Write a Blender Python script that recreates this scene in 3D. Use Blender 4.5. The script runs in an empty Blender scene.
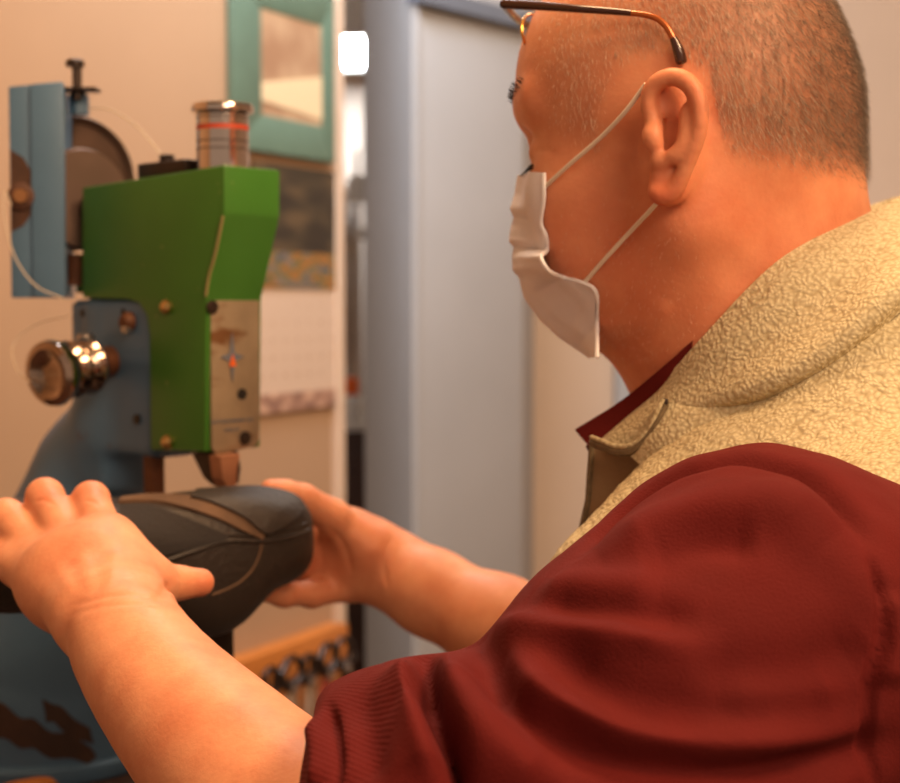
import bpy, bmesh, math, random
import numpy as np
from mathutils import Vector, Matrix
from mathutils.bvhtree import BVHTree
from mathutils.kdtree import KDTree

random.seed(5); RNG = np.random.default_rng(5)
S = bpy.context.scene
COL = S.collection

# ---------------------------------------------------------------- camera
FPX, PITCH = 1500.0, math.atan(86.5/1500.0)
CAMZ = 1.36
cd = bpy.data.cameras.new('camera'); cam = bpy.data.objects.new('camera', cd); COL.objects.link(cam)
cam.location = (0, 0, CAMZ); cam.rotation_euler = (math.pi/2-PITCH, 0, 0)
cd.sensor_width = 36; cd.lens = FPX/900*36; cd.clip_start = .05
cd.dof.use_dof = True; cd.dof.focus_distance = .70; cd.dof.aperture_fstop = (cd.lens/1000)/.0068
S.camera = cam
# ---------------------------------------------------------------- world and light
w = bpy.data.worlds.new('world'); S.world = w; w.use_nodes = True
w.node_tree.nodes['Background'].inputs[0].default_value = (1.0, .66, .45, 1)
w.node_tree.nodes['Background'].inputs[1].default_value = .38
def area(name, loc, target, size, power, color, sy=None):
    l = bpy.data.lights.new(name, 'AREA'); l.energy = power; l.size = size; l.color = color
    if sy: l.shape = 'RECTANGLE'; l.size_y = sy
    o = bpy.data.objects.new(name, l); COL.objects.link(o); o.location = loc
    o.rotation_euler = (Vector(target)-Vector(loc)).to_track_quat('-Z', 'Y').to_euler()
    return o
area('ceiling_lamp_warm', (.95, -.05, 2.5), (.05, .95, 1.2), .45, 25, (1, .62, .33))
area('ceiling_lamp_over_machine', (.02, .98, 2.55), (-.02, .95, 1.2), .4, 15, (1, .62, .33))
area('room_fill', (.8, -1.0, 2.35), (.1, .9, 1.3), .9, 22, (1, .66, .42))  # added fill from behind the camera to brighten the face, no real fixture
area('ceiling_lamp_back', (.6, 2.1, 2.5), (.5, 2.6, 1.0), .6, 12, (1, .86, .72))
area('ceiling_lamp_passage', (-.2, 1.9, 2.55), (-.05, 2.9, 1.2), .4, 20, (.82, .90, 1))
S.view_settings.view_transform = 'Standard'; S.view_settings.look = 'None'
S.view_settings.gamma = 1; S.view_settings.exposure = 0.0; S.view_settings.use_curve_mapping = False

# ---------------------------------------------------------------- places
CO = np.array([0, 0, CAMZ]); AR = np.array([1., 0, 0])
AF = np.array([0, math.cos(PITCH), -math.sin(PITCH)]); AU = np.array([0, math.sin(PITCH), math.cos(PITCH)])
def ray(u, v): return AF + AR*(u-450)/FPX + AU*(391.5-v)/FPX
def P(u, v, d): return CO + ray(u, v)*d
def on_plane(u, v, p0, n):
    r = ray(u, v); p0 = np.array(p0, float); n = np.array(n, float)
    return CO + r*(np.dot(p0-CO, n)/np.dot(r, n))
def nrm(a): a = np.array(a, float); return a/np.linalg.norm(a)

# ---------------------------------------------------------------- signed distance modelling
def seg(a, b, ra, rb=None, flat=None, fs=1.0):
    """tapered capsule; flat = direction in which it is squashed by fs"""
    a = np.array(a, float); b = np.array(b, float); rb = ra if rb is None else rb
    ab = b-a; L2 = max(ab@ab, 1e-12)
    fl = None if flat is None else nrm(flat)
    def f(p):
        q = p-a
        t = np.clip(q@ab/L2, 0, 1)
        e = q-t[:, None]*ab
        if fl is not None:
            c = e@fl; e2 = (e*e).sum(1)+c*c*(1/fs**2-1)
            return (np.sqrt(e2)-(ra+(rb-ra)*t))*min(fs, 1)**.5
        return np.sqrt((e*e).sum(1))-(ra+(rb-ra)*t)
    return f
def ell(c, r, R=None):
    c = np.array(c, float); r = np.array(r, float); R = np.eye(3) if R is None else np.array(R, float)
    def f(p):
        q = (p-c)@R.T
        k0 = np.sqrt(((q/r)**2).sum(1)); k1 = np.sqrt(((q/r**2)**2).sum(1))+1e-9
        return k0*(k0-1)/k1
    return f
def rbox(c, h, rad, R=None):
    c = np.array(c, float); h = np.array(h, float)-rad; R = np.eye(3) if R is None else np.array(R, float)
    def f(p):
        q = np.abs((p-c)@R.T)-h
        return np.sqrt((np.maximum(q, 0)**2).sum(1))+np.minimum(q.max(1), 0)-rad
    return f
def plane(p0, n):
    p0 = np.array(p0, float); n = nrm(n)
    return lambda p: (p-p0)@n
def chain(pts, flat=None, fs=1.0):
    return [seg(pts[i][0], pts[i+1][0], pts[i][1], pts[i+1][1], flat, fs) for i in range(len(pts)-1)]
class SDF:
    def __init__(s): s.ops = []
    def add(s, f, k=.01):
        for g in (f if isinstance(f, list) else [f]): s.ops.append((g, k, 0))
        return s
    def sub(s, f, k=.004):
        for g in (f if isinstance(f, list) else [f]): s.ops.append((g, k, 1))
        return s
    def clip(s, f, k=.002): s.ops.append((f, k, 2)); return s     # keep where f < 0
    def ev(s, p, ops=None):
        d = np.full(len(p), 1.0)
        for g, k, o in (s.ops if ops is None else ops):
            e = g(p)
            if o == 0:
                h = np.maximum(k-np.abs(d-e), 0)/k; d = np.minimum(d, e)-h*h*k*.25
            else:
                if o == 1: e = -e
                h = np.maximum(k-np.abs(d-e), 0)/k; d = np.maximum(d, e)+h*h*k*.25
        return d
    def mesh(s, lo, hi, vox):
        B = 14; lo = np.array(lo, float); hi = np.array(hi, float); bs = B*vox
        n = np.ceil((hi-lo)/bs).astype(int)
        I = np.stack(np.meshgrid(*[np.arange(x) for x in n], indexing='ij'), -1).reshape(-1, 3)
        cen = lo+(I+.5)*bs; hd = bs*.9
        D = s.ev(cen); vals = [g(cen) for g, k, o in s.ops]
        keep = np.where(np.abs(D) < hd*1.6+.004)[0]
        m = B+3
        loc = np.stack(np.meshgrid(*[np.arange(m)]*3, indexing='ij'), -1).reshape(-1, 3)
        tot = n*B+8
        def key(c): return (c[:, 0]*tot[1]+c[:, 1])*tot[2]+c[:, 2]
        VK, VP, Q = [], [], []
        for bi in keep:
            ops = []
            for (g, k, o), v in zip(s.ops, vals):
                x = v[bi]
                if o == 0 and x-hd > D[bi]+hd+k+.012: continue
                if o == 1 and x-hd > k+hd+.01: continue
                ops.append((g, k, o))
            base = I[bi]*B-1
            f = s.ev(lo+(base+loc)*vox, ops).reshape(m, m, m)
            ins = f < 0
            if ins.all() or not ins.any(): continue
            # cell vertices
            sm = np.zeros((m-1,)*3); pos = np.zeros((m-1,)*3+(3,)); cnt = np.zeros((m-1,)*3)
            for ax in range(3):
                sl0 = [slice(None)]*3; sl1 = [slice(None)]*3; sl0[ax] = slice(0, m-1); sl1[ax] = slice(1, m)
                a = f[tuple(sl0)]; b = f[tuple(sl1)]; cr = (a < 0) != (b < 0)
                t = np.where(cr, a/np.where(cr, a-b, 1), 0)
                o1, o2 = [x for x in range(3) if x != ax]
                for d1 in (0, 1):
                    for d2 in (0, 1):
                        ss = [slice(None)]*3; ss[o1] = slice(d1, d1+m-1); ss[o2] = slice(d2, d2+m-1)
                        c_ = cr[tuple(ss)]; t_ = t[tuple(ss)]
                        cnt += c_
                        pos[..., ax] += np.where(c_, t_, 0); pos[..., o1] += c_*d1; pos[..., o2] += c_*d2
            act = np.argwhere(cnt > 0)
            pp = pos[tuple(act.T)]/cnt[tuple(act.T)][:, None]
            VK.append(key(base+act+2)); VP.append(lo+(base+act+pp)*vox)
            # quads for edges whose low end lies in 1..B
            for ax in range(3):
                o1, o2 = [(1, 2), (2, 0), (0, 1)][ax]
                r = [slice(1, B+1)]*3; r2 = list(r); r2[ax] = slice(2, B+2)
                a = ins[tuple(r)]; b = ins[tuple(r2)]
                e = np.argwhere(a != b)
                if not len(e): continue
                fl = a[tuple(e.T)]; e = e+1+base+2
                e1 = np.zeros(3, int); e1[o1] = 1; e2 = np.zeros(3, int); e2[o2] = 1
                q = np.stack([key(e-e1-e2), key(e-e2), key(e), key(e-e1)], 1)
                q[~fl] = q[~fl][:, ::-1]
                Q.append(q)
        VK = np.concatenate(VK); VP = np.concatenate(VP); Q = np.concatenate(Q)
        uk, ix = np.unique(VK, return_index=True)
        used = np.unique(Q); vid = np.searchsorted(uk, used)
        V = VP[ix[vid]]; F = np.searchsorted(used, Q)
        return V, F
def normals(V, F):
    n = np.cross(V[F[:, 2]]-V[F[:, 0]], V[F[:, 3]]-V[F[:, 1]])
    N = np.zeros_like(V)
    for i in range(4): np.add.at(N, F[:, i], n)
    return N/(np.linalg.norm(N, axis=1)[:, None]+1e-12)
def relax(V, F, it=2, lam=.5):
    for _ in range(it):
        A = np.zeros_like(V); c = np.zeros(len(V))
        for i in range(4):
            for j in ((i+1) % 4, (i-1) % 4):
                np.add.at(A, F[:, i], V[F[:, j]]); np.add.at(c, F[:, i], 1)
        V = V+lam*(A/np.maximum(c, 1)[:, None]-V)
    return V

# ---------------------------------------------------------------- objects
def link(name, me, mat=None, parent=None):
    o = bpy.data.objects.new(name, me); COL.objects.link(o)
    if mat is not None: me.materials.append(mat)
    if parent is not None:
        o.parent = parent
        o.matrix_parent_inverse = parent.matrix_world.inverted() if parent.get('_w') else Matrix.Identity(4)
    return o
def mesh_obj(name, V, F, mat, parent=None, smooth=True):
    me = bpy.data.meshes.new(name)
    V = np.asarray(V, float)
    if parent is not None and parent.get('wx') is not None: pass
    me.from_pydata([tuple(x) for x in V], [], [tuple(int(i) for i in f) for f in F])
    me.update()
    if smooth: me.shade_smooth()
    return link(name, me, mat, parent)
def empty(name, loc, rz=0):
    o = bpy.data.objects.new(name, None); COL.objects.link(o); o.location = loc; o.rotation_euler = (0, 0, rz)
    o.empty_display_size = .05
    return o
def tag(o, label=None, cat=None, group=None, kind=None):
    if label: o['label'] = label
    if cat: o['category'] = cat
    if group: o['group'] = group
    if kind: o['kind'] = kind
    return o
def world_child(o, parent):
    """keep a mesh that was built in world coordinates where it is, under a moved parent"""
    m = Matrix.Translation(parent.location) @ parent.rotation_euler.to_matrix().to_4x4()
    o.data.transform(m.inverted()); o.parent = parent; return o
class MB:
    def __init__(s): s.v = []; s.f = []
    def put(s, V, F):
        n = len(s.v); s.v += [tuple(map(float, x)) for x in V]; s.f += [tuple(int(i)+n for i in f) for f in F]; return s
    def box(s, c, h, R=None, bev=0):
        bm = bmesh.new(); bmesh.ops.create_cube(bm, size=1)
        for v in bm.verts: v.co = Vector((v.co.x*2*h[0], v.co.y*2*h[1], v.co.z*2*h[2]))
        if bev: bmesh.ops.bevel(bm, geom=list(bm.edges), offset=bev, segments=2, affect='EDGES', profile=.6)
        R = np.eye(3) if R is None else np.array(R)     # rows = axes
        bm.verts.index_update()
        V = [np.array(v.co)@R+np.array(c) for v in bm.verts]; F = [[v.index for v in f.verts] for f in bm.faces]
        bm.free(); return s.put(V, F)
    def tube(s, pts, r, seg=10, cap=True, flat=None):
        pts = [np.array(p, float) for p in pts]; n = len(pts)
        rr = r if hasattr(r, '__len__') else [r]*n
        V = []; prev = None
        for i in range(n):
            t = nrm(pts[min(i+1, n-1)]-pts[max(i-1, 0)])
            if prev is None:
                a = np.array([0, 0, 1.]) if abs(t[2]) < .9 else np.array([1., 0, 0])
                x = nrm(np.cross(a, t))
            else: x = nrm(prev-t*(prev@t))
            prev = x; y = np.cross(t, x)
            fx = 1 if flat is None else flat
            for k in range(seg):
                a = 2*math.pi*k/seg; V.append(pts[i]+rr[i]*(math.cos(a)*x*fx+math.sin(a)*y))
        F = [[i*seg+k, i*seg+(k+1) % seg, (i+1)*seg+(k+1) % seg, (i+1)*seg+k] for i in range(n-1) for k in range(seg)]
        if cap: F += [list(range(seg))[::-1], list(range((n-1)*seg, n*seg))]
        return s.put(V, F)
    def lathe(s, prof, c, ax, seg=40):
        """prof: (radius, height) list along the axis ax"""
        ax = nrm(ax); a = np.array([0, 0, 1.]) if abs(ax[2]) < .9 else np.array([1., 0, 0])
        x = nrm(np.cross(a, ax)); y = np.cross(ax, x); c = np.array(c, float); V = []; n = len(prof)
        for r, h in prof:
            for k in range(seg):
                t = 2*math.pi*k/seg; V.append(c+ax*h+max(r, 1e-5)*(math.cos(t)*x+math.sin(t)*y))
        F = [[i*seg+k, i*seg+(k+1) % seg, (i+1)*seg+(k+1) % seg, (i+1)*seg+k] for i in range(n-1) for k in range(seg)]
        F += [list(range(seg))[::-1], list(range((n-1)*seg, n*seg))]
        return s.put(V, F)
    def prism(s, poly, o, ex, ey, ez, z0, z1, bev=0):
        """polygon in plane (ex,ey) extruded along ez from z0 to z1"""
        bm = bmesh.new(); o = np.array(o, float)
        vs = [bm.verts.new((x, y, z0)) for x, y in poly]; f = bm.faces.new(vs)
        r = bmesh.ops.extrude_face_region(bm, geom=[f])
        for v in r['geom']:
            if isinstance(v, bmesh.types.BMVert): v.co.z = z1
        bmesh.ops.recalc_face_normals(bm, faces=bm.faces)
        if bev: bmesh.ops.bevel(bm, geom=[e for e in bm.edges], offset=bev, segments=2, affect='EDGES', profile=.6)
        bm.verts.index_update()
        M = np.array([ex, ey, ez], float)
        V = [np.array(v.co)@M+o for v in bm.verts]; F = [[v.index for v in f.verts] for f in bm.faces]
        bm.free(); return s.put(V, F)
    def build(s, name, mat, parent=None, smooth=True, world=True):
        me = bpy.data.meshes.new(name); me.from_pydata(s.v, [], s.f); me.update()
        bm = bmesh.new(); bm.from_mesh(me); bmesh.ops.recalc_face_normals(bm, faces=bm.faces); bm.to_mesh(me); bm.free()
        if smooth: me.shade_smooth(); me.set_sharp_from_angle(angle=math.radians(38))
        me.materials.append(mat)
        o = bpy.data.objects.new(name, me); COL.objects.link(o)
        if parent is not None:
            if world: 
                p = parent; m = Matrix.Identity(4)
                chain_ = []
                while p is not None: chain_.append(p); p = p.parent
                for q in chain_[::-1]: m = m @ (Matrix.Translation(q.location) @ q.rotation_euler.to_matrix().to_4x4())
                me.transform(m.inverted())
            o.parent = parent
        return o
def cat_rom(pts, n):
    pts = np.array(pts, float); m = len(pts)
    if m < 3:
        t = np.linspace(0, 1, n)[:, None]; return pts[0]*(1-t)+pts[-1]*t
    e = np.vstack([2*pts[0]-pts[1], pts, 2*pts[-1]-pts[-2]])
    out = []
    for x in np.linspace(0, m-1, n):
        i = min(int(x), m-2); t = x-i; a, b, c, d = e[i], e[i+1], e[i+2], e[i+3]
        out.append(.5*((2*b)+(c-a)*t+(2*a-5*b+4*c-d)*t*t+(3*b-a-3*c+d)*t**3))
    return np.array(out)
def sheet(rows, nu, nv, th):
    """closed cloth sheet of thickness th through a grid of control points; returns V, F"""
    g = np.array([cat_rom(r, nu) for r in rows])
    g = np.array([cat_rom(g[:, i], nv) for i in range(nu)]).transpose(1, 0, 2)
    du = np.gradient(g, axis=1); dv = np.gradient(g, axis=0); n = np.cross(du, dv); n /= np.linalg.norm(n, axis=2)[..., None]+1e-12
    A = g+n*th/2; Bk = g-n*th/2; V = np.concatenate([A.reshape(-1, 3), Bk.reshape(-1, 3)]); o = nu*nv
    F = []
    for j in range(nv-1):
        for i in range(nu-1):
            a = j*nu+i; F.append([a, a+1, a+nu+1, a+nu]); F.append([a+o+nu, a+nu+1+o, a+1+o, a+o])
    for i in range(nu-1):
        F.append([i, i+o, i+1+o, i+1]); a = (nv-1)*nu+i; F.append([a+1, a+1+o, a+o, a])
    for j in range(nv-1):
        a = j*nu; F.append([a+nu, a+nu+o, a+o, a]); a = j*nu+nu-1; F.append([a, a+o, a+nu+o, a+nu])
    return V, F, g
def sheet_obj(name, rows, nu, nv, th, mat, parent=None):
    V, F, g = sheet(rows, nu, nv, th); return MB().put(V, F).build(name, mat, parent)

# ---------------------------------------------------------------- materials
def srgb(r, g, b):
    f = lambda c: (c/255/12.92 if c/255 <= .04045 else ((c/255+.055)/1.055)**2.4)
    return (f(r), f(g), f(b), 1)
def mat(name, col, rough=.6, metal=0, noise=0, nscale=20, col2=None, bump=0, bscale=200, sheen=0, sss=0, spec=.5, coat=0, detail=4):
    m = bpy.data.materials.new(name); m.use_nodes = True; nt = m.node_tree; b = nt.nodes['Principled BSDF']
    b.inputs['Base Color'].default_value = col; b.inputs['Roughness'].default_value = rough; b.inputs['Metallic'].default_value = metal
    b.inputs['Specular IOR Level'].default_value = spec
    if sheen: b.inputs['Sheen Weight'].default_value = sheen; b.inputs['Sheen Roughness'].default_value = .5; b.inputs['Sheen Tint'].default_value = col
    if coat: b.inputs['Coat Weight'].default_value = coat
    if sss:
        b.inputs['Subsurface Weight'].default_value = sss; b.inputs['Subsurface Radius'].default_value = (1, .35, .2); b.inputs['Subsurface Scale'].default_value = .006
    tc = nt.nodes.new('ShaderNodeTexCoord')
    if noise:
        n = nt.nodes.new('ShaderNodeTexNoise'); n.inputs['Scale'].default_value = nscale; n.inputs['Detail'].default_value = detail
        nt.links.new(tc.outputs['Object'], n.inputs['Vector'])
        r = nt.nodes.new('ShaderNodeValToRGB'); r.color_ramp.elements[0].position = .5-.5*min(noise, .49)/1; r.color_ramp.elements[1].position = .5+.5*min(noise, .49)
        r.color_ramp.elements[0].position = .35; r.color_ramp.elements[1].position = .65
        c2 = col2 or tuple([x*(1-noise) for x in col[:3]]+[1])
        r.color_ramp.elements[0].color = c2; r.color_ramp.elements[1].color = col
        nt.links.new(n.outputs['Fac'], r.inputs[0]); nt.links.new(r.outputs[0], b.inputs['Base Color'])
    if bump:
        n = nt.nodes.new('ShaderNodeTexNoise'); n.inputs['Scale'].default_value = bscale; n.inputs['Detail'].default_value = 3
        nt.links.new(tc.outputs['Object'], n.inputs['Vector'])
        bp = nt.nodes.new('ShaderNodeBump'); bp.inputs['Strength'].default_value = min(1, bump); bp.inputs['Distance'].default_value = .002
        nt.links.new(n.outputs['Fac'], bp.inputs['Height']); nt.links.new(bp.outputs[0], b.inputs['Normal'])
    return m
def patches(m, color, scale, lo, hi, stretch=(1, 1, 1), rough=None, offset=(0, 0, 0)):
    """worn patches of another colour over a material (noise mask)"""
    nt = m.node_tree; b = nt.nodes['Principled BSDF']; tc = nt.nodes.new('ShaderNodeTexCoord'); mp = nt.nodes.new('ShaderNodeMapping')
    mp.inputs['Scale'].default_value = stretch; mp.inputs['Location'].default_value = offset
    n = nt.nodes.new('ShaderNodeTexNoise'); n.inputs['Scale'].default_value = scale; n.inputs['Detail'].default_value = 5
    nt.links.new(tc.outputs['Object'], mp.inputs[0]); nt.links.new(mp.outputs[0], n.inputs['Vector'])
    r = nt.nodes.new('ShaderNodeMapRange'); r.inputs[1].default_value = lo; r.inputs[2].default_value = hi
    nt.links.new(n.outputs['Fac'], r.inputs[0])
    mx = nt.nodes.new('ShaderNodeMix'); mx.data_type = 'RGBA'
    nt.links.new(r.outputs[0], mx.inputs[0]); src = b.inputs['Base Color']
    if src.is_linked: nt.links.new(src.links[0].from_socket, mx.inputs[6])
    else: mx.inputs[6].default_value = src.default_value
    mx.inputs[7].default_value = color; nt.links.new(mx.outputs[2], src)
    return m
def emis(name, col, st):
    m = bpy.data.materials.new(name); m.use_nodes = True; b = m.node_tree.nodes['Principled BSDF']
    b.inputs['Emission Color'].default_value = col; b.inputs['Emission Strength'].default_value = st; return m
M = {}
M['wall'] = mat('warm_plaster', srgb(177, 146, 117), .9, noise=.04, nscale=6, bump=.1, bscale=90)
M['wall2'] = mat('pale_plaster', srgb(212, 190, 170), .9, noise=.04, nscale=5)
M['grey'] = mat('grey_paint', srgb(172, 174, 178), .55, noise=.06, nscale=4)
M['greydark'] = mat('dark_grey_paint', srgb(105, 112, 125), .6)
M['floor'] = mat('worn_floor', srgb(120, 100, 84), .7, noise=.2, nscale=4)
M['white'] = mat('white_paint', srgb(225, 222, 214), .6)
M['teal'] = mat('teal_painted_wood', srgb(96, 123, 108), .6, noise=.08, nscale=30)
M['wood'] = mat('orange_wood', srgb(205, 125, 55), .5, noise=.18, nscale=25, bump=.15, bscale=60)
M['darkwood'] = mat('dark_wood', srgb(70, 45, 34), .6, noise=.3, nscale=20)
M['green'] = mat('green_enamel', srgb(62, 120, 40), .40, noise=.10, nscale=18, bump=.06, bscale=60, spec=.4)
patches(M['green'], srgb(140, 150, 90), 55, .70, .74)
M['blue'] = mat('blue_grey_enamel', srgb(82, 114, 144), .42, noise=.12, nscale=14, bump=.08, bscale=60, spec=.4)
patches(M['blue'], srgb(92, 66, 48), 16, .64, .70, offset=(3.1, 0, 1))
M['rust'] = mat('rusty_brown_metal', srgb(110, 66, 40), .6, .3, noise=.5, nscale=60, bump=.3, bscale=200)
M['darkmetal'] = mat('dark_oily_metal', srgb(58, 46, 40), .4, .6, noise=.3, nscale=60)
M['steel'] = mat('worn_steel', srgb(190, 182, 172), .3, 1, noise=.15, nscale=40)
M['chrome'] = mat('chrome', srgb(215, 205, 198), .12, 1)
M['knob'] = mat('dull_chrome', srgb(190, 168, 152), .14, 1, noise=.5, nscale=40)
M['brassplate'] = mat('tarnished_nickel_plate', srgb(168, 152, 128), .5, .55, noise=.15, nscale=45, bump=.05)
patches(M['brassplate'], srgb(120, 84, 52), 22, .60, .72, stretch=(1, 1, 2.2))
M['brass'] = mat('copper_brown_foot', srgb(168, 116, 86), .5, .3, noise=.2, nscale=50)
M['black'] = mat('black', srgb(22, 19, 18), .5)
M['orange'] = mat('orange_plastic', srgb(235, 105, 30), .4)
M['red'] = mat('red_paint', srgb(196, 74, 44), .5)
M['leather'] = mat('black_leather', srgb(44, 35, 31), .5, noise=.25, nscale=30, bump=.35, bscale=220, spec=.45)
M['suede'] = mat('worn_brown_lining', srgb(104, 78, 58), .8, noise=.35, nscale=35, bump=.3, bscale=200)
M['wire'] = mat('pale_thread', srgb(205, 190, 170), .5)
M['shirt'] = mat('maroon_knit', srgb(96, 22, 20), .85, noise=.12, nscale=30, bump=.25, bscale=900, sheen=.25, spec=.2)
M['maskm'] = mat('white_mask_fabric', srgb(238, 238, 244), .85, noise=.03, nscale=30, bump=.15, bscale=1200, spec=.2)
M['strap'] = mat('white_elastic', srgb(232, 218, 200), .8)
M['trouser'] = mat('dark_trousers', srgb(44, 44, 52), .85)
M['glassframe'] = mat('dark_tortoise_frame', srgb(62, 32, 22), .25, coat=.6)
M['amber'] = mat('amber_wire', srgb(176, 92, 36), .25, .4, coat=.5)
M['gold'] = mat('gold_wire', srgb(222, 165, 80), .25, 1)
gl = bpy.data.materials.new('clear_lens'); gl.use_nodes = True; b = gl.node_tree.nodes['Principled BSDF']
b.inputs['Transmission Weight'].default_value = 1; b.inputs['Roughness'].default_value = .02; b.inputs['IOR'].default_value = 1.08; M['lens'] = gl
M['nail'] = mat('fingernail', srgb(235, 170, 140), .3)
def fleece():
    m = mat('cream_fleece', srgb(232, 210, 160), .95, sheen=.35, spec=.1); nt = m.node_tree; b = nt.nodes['Principled BSDF']
    tc = nt.nodes.new('ShaderNodeTexCoord')
    n0 = nt.nodes.new('ShaderNodeTexNoise'); n0.inputs['Scale'].default_value = 90; n0.inputs['Detail'].default_value = 2
    nt.links.new(tc.outputs['Object'], n0.inputs['Vector'])
    mxv = nt.nodes.new('ShaderNodeMix'); mxv.data_type = 'RGBA'; mxv.inputs[0].default_value = .006
    nt.links.new(tc.outputs['Object'], mxv.inputs[6]); nt.links.new(n0.outputs['Color'], mxv.inputs[7])
    v = nt.nodes.new('ShaderNodeTexVoronoi'); v.feature = 'SMOOTH_F1'; v.inputs['Scale'].default_value = 430; v.inputs['Smoothness'].default_value = .6; v.inputs['Randomness'].default_value = 1
    nt.links.new(mxv.outputs[2], v.inputs['Vector'])
    bp = nt.nodes.new('ShaderNodeBump'); bp.inputs['Strength'].default_value = .42; bp.inputs['Distance'].default_value = .0025
    bp.invert = True; nt.links.new(v.outputs['Distance'], bp.inputs['Height']); nt.links.new(bp.outputs[0], b.inputs['Normal'])
    r = nt.nodes.new('ShaderNodeValToRGB'); r.color_ramp.elements[0].position = .25; r.color_ramp.elements[1].position = .8
    r.color_ramp.elements[0].color = srgb(212, 202, 168); r.color_ramp.elements[1].color = srgb(176, 162, 128)
    nt.links.new(v.outputs['Distance'], r.inputs[0]); nt.links.new(r.outputs[0], b.inputs['Base Color'])
    return m
M['fleece'] = fleece()
M['lining'] = mat('shaded_taupe_lining', srgb(142, 118, 88), .9, bump=.2, bscale=300)  # inside of the vest, taupe darkened to carry the panel's shade
M['zip'] = mat('brown_zip_tape', srgb(120, 104, 78), .7, noise=.3, nscale=300)
def skin():
    m = bpy.data.materials.new('skin'); m.use_nodes = True; nt = m.node_tree; b = nt.nodes['Principled BSDF']
    b.inputs['Roughness'].default_value = .48; b.inputs['Specular IOR Level'].default_value = .35
    b.inputs['Subsurface Weight'].default_value = .25; b.inputs['Subsurface Radius'].default_value = (1, .35, .2); b.inputs['Subsurface Scale'].default_value = .005
    tc = nt.nodes.new('ShaderNodeTexCoord')
    n = nt.nodes.new('ShaderNodeTexNoise'); n.inputs['Scale'].default_value = 28; n.inputs['Detail'].default_value = 6; n.inputs['Roughness'].default_value = .65
    nt.links.new(tc.outputs['Object'], n.inputs['Vector'])
    r = nt.nodes.new('ShaderNodeValToRGB'); r.color_ramp.elements[0].position = .3; r.color_ramp.elements[1].position = .7
    r.color_ramp.elements[0].color = srgb(212, 134, 98); r.color_ramp.elements[1].color = srgb(234, 166, 126)
    nt.links.new(n.outputs['Fac'], r.inputs[0])
    at = nt.nodes.new('ShaderNodeAttribute'); at.attribute_name = 'stubble'
    mx = nt.nodes.new('ShaderNodeMix'); mx.data_type = 'RGBA'; nt.links.new(at.outputs['Fac'], mx.inputs[0])
    nt.links.new(r.outputs[0], mx.inputs[6]); mx.inputs[7].default_value = srgb(118, 94, 82)
    at2 = nt.nodes.new('ShaderNodeAttribute'); at2.attribute_name = 'ruddy'
    mx2 = nt.nodes.new('ShaderNodeMix'); mx2.data_type = 'RGBA'; nt.links.new(at2.outputs['Fac'], mx2.inputs[0])
    nt.links.new(mx.outputs[2], mx2.inputs[6]); mx2.inputs[7].default_value = srgb(196, 92, 62)
    nt.links.new(mx2.outputs[2], b.inputs['Base Color'])
    n2 = nt.nodes.new('ShaderNodeTexNoise'); n2.inputs['Scale'].default_value = 420; n2.inputs['Detail'].default_value = 4
    nt.links.new(tc.outputs['Object'], n2.inputs['Vector'])
    bp = nt.nodes.new('ShaderNodeBump'); bp.inputs['Strength'].default_value = .22; bp.inputs['Distance'].default_value = .001
    nt.links.new(n2.outputs['Fac'], bp.inputs['Height']); nt.links.new(bp.outputs[0], b.inputs['Normal'])
    return m
M['skin'] = skin()
def hairmat():
    m = bpy.data.materials.new('short_hair'); m.use_nodes = True; nt = m.node_tree; b = nt.nodes['Principled BSDF']
    b.inputs['Roughness'].default_value = .45
    at = nt.nodes.new('ShaderNodeAttribute'); at.attribute_name = 'tint'
    r = nt.nodes.new('ShaderNodeValToRGB'); r.color_ramp.elements[0].color = srgb(46, 36, 34); r.color_ramp.elements[1].color = srgb(224, 206, 186)
    e = r.color_ramp.elements.new(.5); e.color = srgb(142, 124, 108)
    nt.links.new(at.outputs['Fac'], r.inputs[0]); nt.links.new(r.outputs[0], b.inputs['Base Color'])
    return m
M['hair'] = hairmat()
# ================================================================ the setting
WD = nrm([.46, .89, 0]); WN = np.array([WD[1], -WD[0], 0])       # left wall runs away from the camera; WN points into the room
W0 = P(252, 305, 2.3); W0[2] = 0
def on_wall(u, v, off=0.0): return on_plane(u, v, W0+WN*off, WN)
def wall_st(u, v, off=0.0):
    p = on_wall(u, v, off); return ((p-W0)@WD, p[2])
UZ = np.array([0, 0, 1.])
s_end = wall_st(335.5, 305)[0]
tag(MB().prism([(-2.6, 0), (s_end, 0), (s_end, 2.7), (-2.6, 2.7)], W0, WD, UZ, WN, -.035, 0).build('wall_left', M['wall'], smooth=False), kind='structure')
t = wall_st(331.5, 305)[0]
tag(MB().prism([(t, 0), (s_end+.012, 0), (s_end+.012, 2.7), (t, 2.7)], W0, WD, UZ, WN, -.045, .012, bev=.003).build('trim_1', M['wall2'], smooth=False), kind='structure')
tag(MB().box((0, 1.5, -.02), (3, 3.6, .02)).build('floor', M['floor'], smooth=False), kind='structure')
tag(MB().box((0, 1.5, 2.74), (3, 3.6, .02)).build('ceiling', M['white'], smooth=False), kind='structure')
# back wall
Bk = P(570, 305, 3.6)
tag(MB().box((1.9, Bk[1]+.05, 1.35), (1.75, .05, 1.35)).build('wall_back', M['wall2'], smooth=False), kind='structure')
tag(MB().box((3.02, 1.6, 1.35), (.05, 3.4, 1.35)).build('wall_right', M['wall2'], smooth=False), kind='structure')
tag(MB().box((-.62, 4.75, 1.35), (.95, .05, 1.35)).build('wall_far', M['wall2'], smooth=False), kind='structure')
x = P(630, 370, 3.5)
tag(MB().box((x[0]+.03, Bk[1]-.02, 1.35), (.055, .02, 1.35), bev=.004).build('trim_2', M['grey'], smooth=False), kind='structure')
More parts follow.
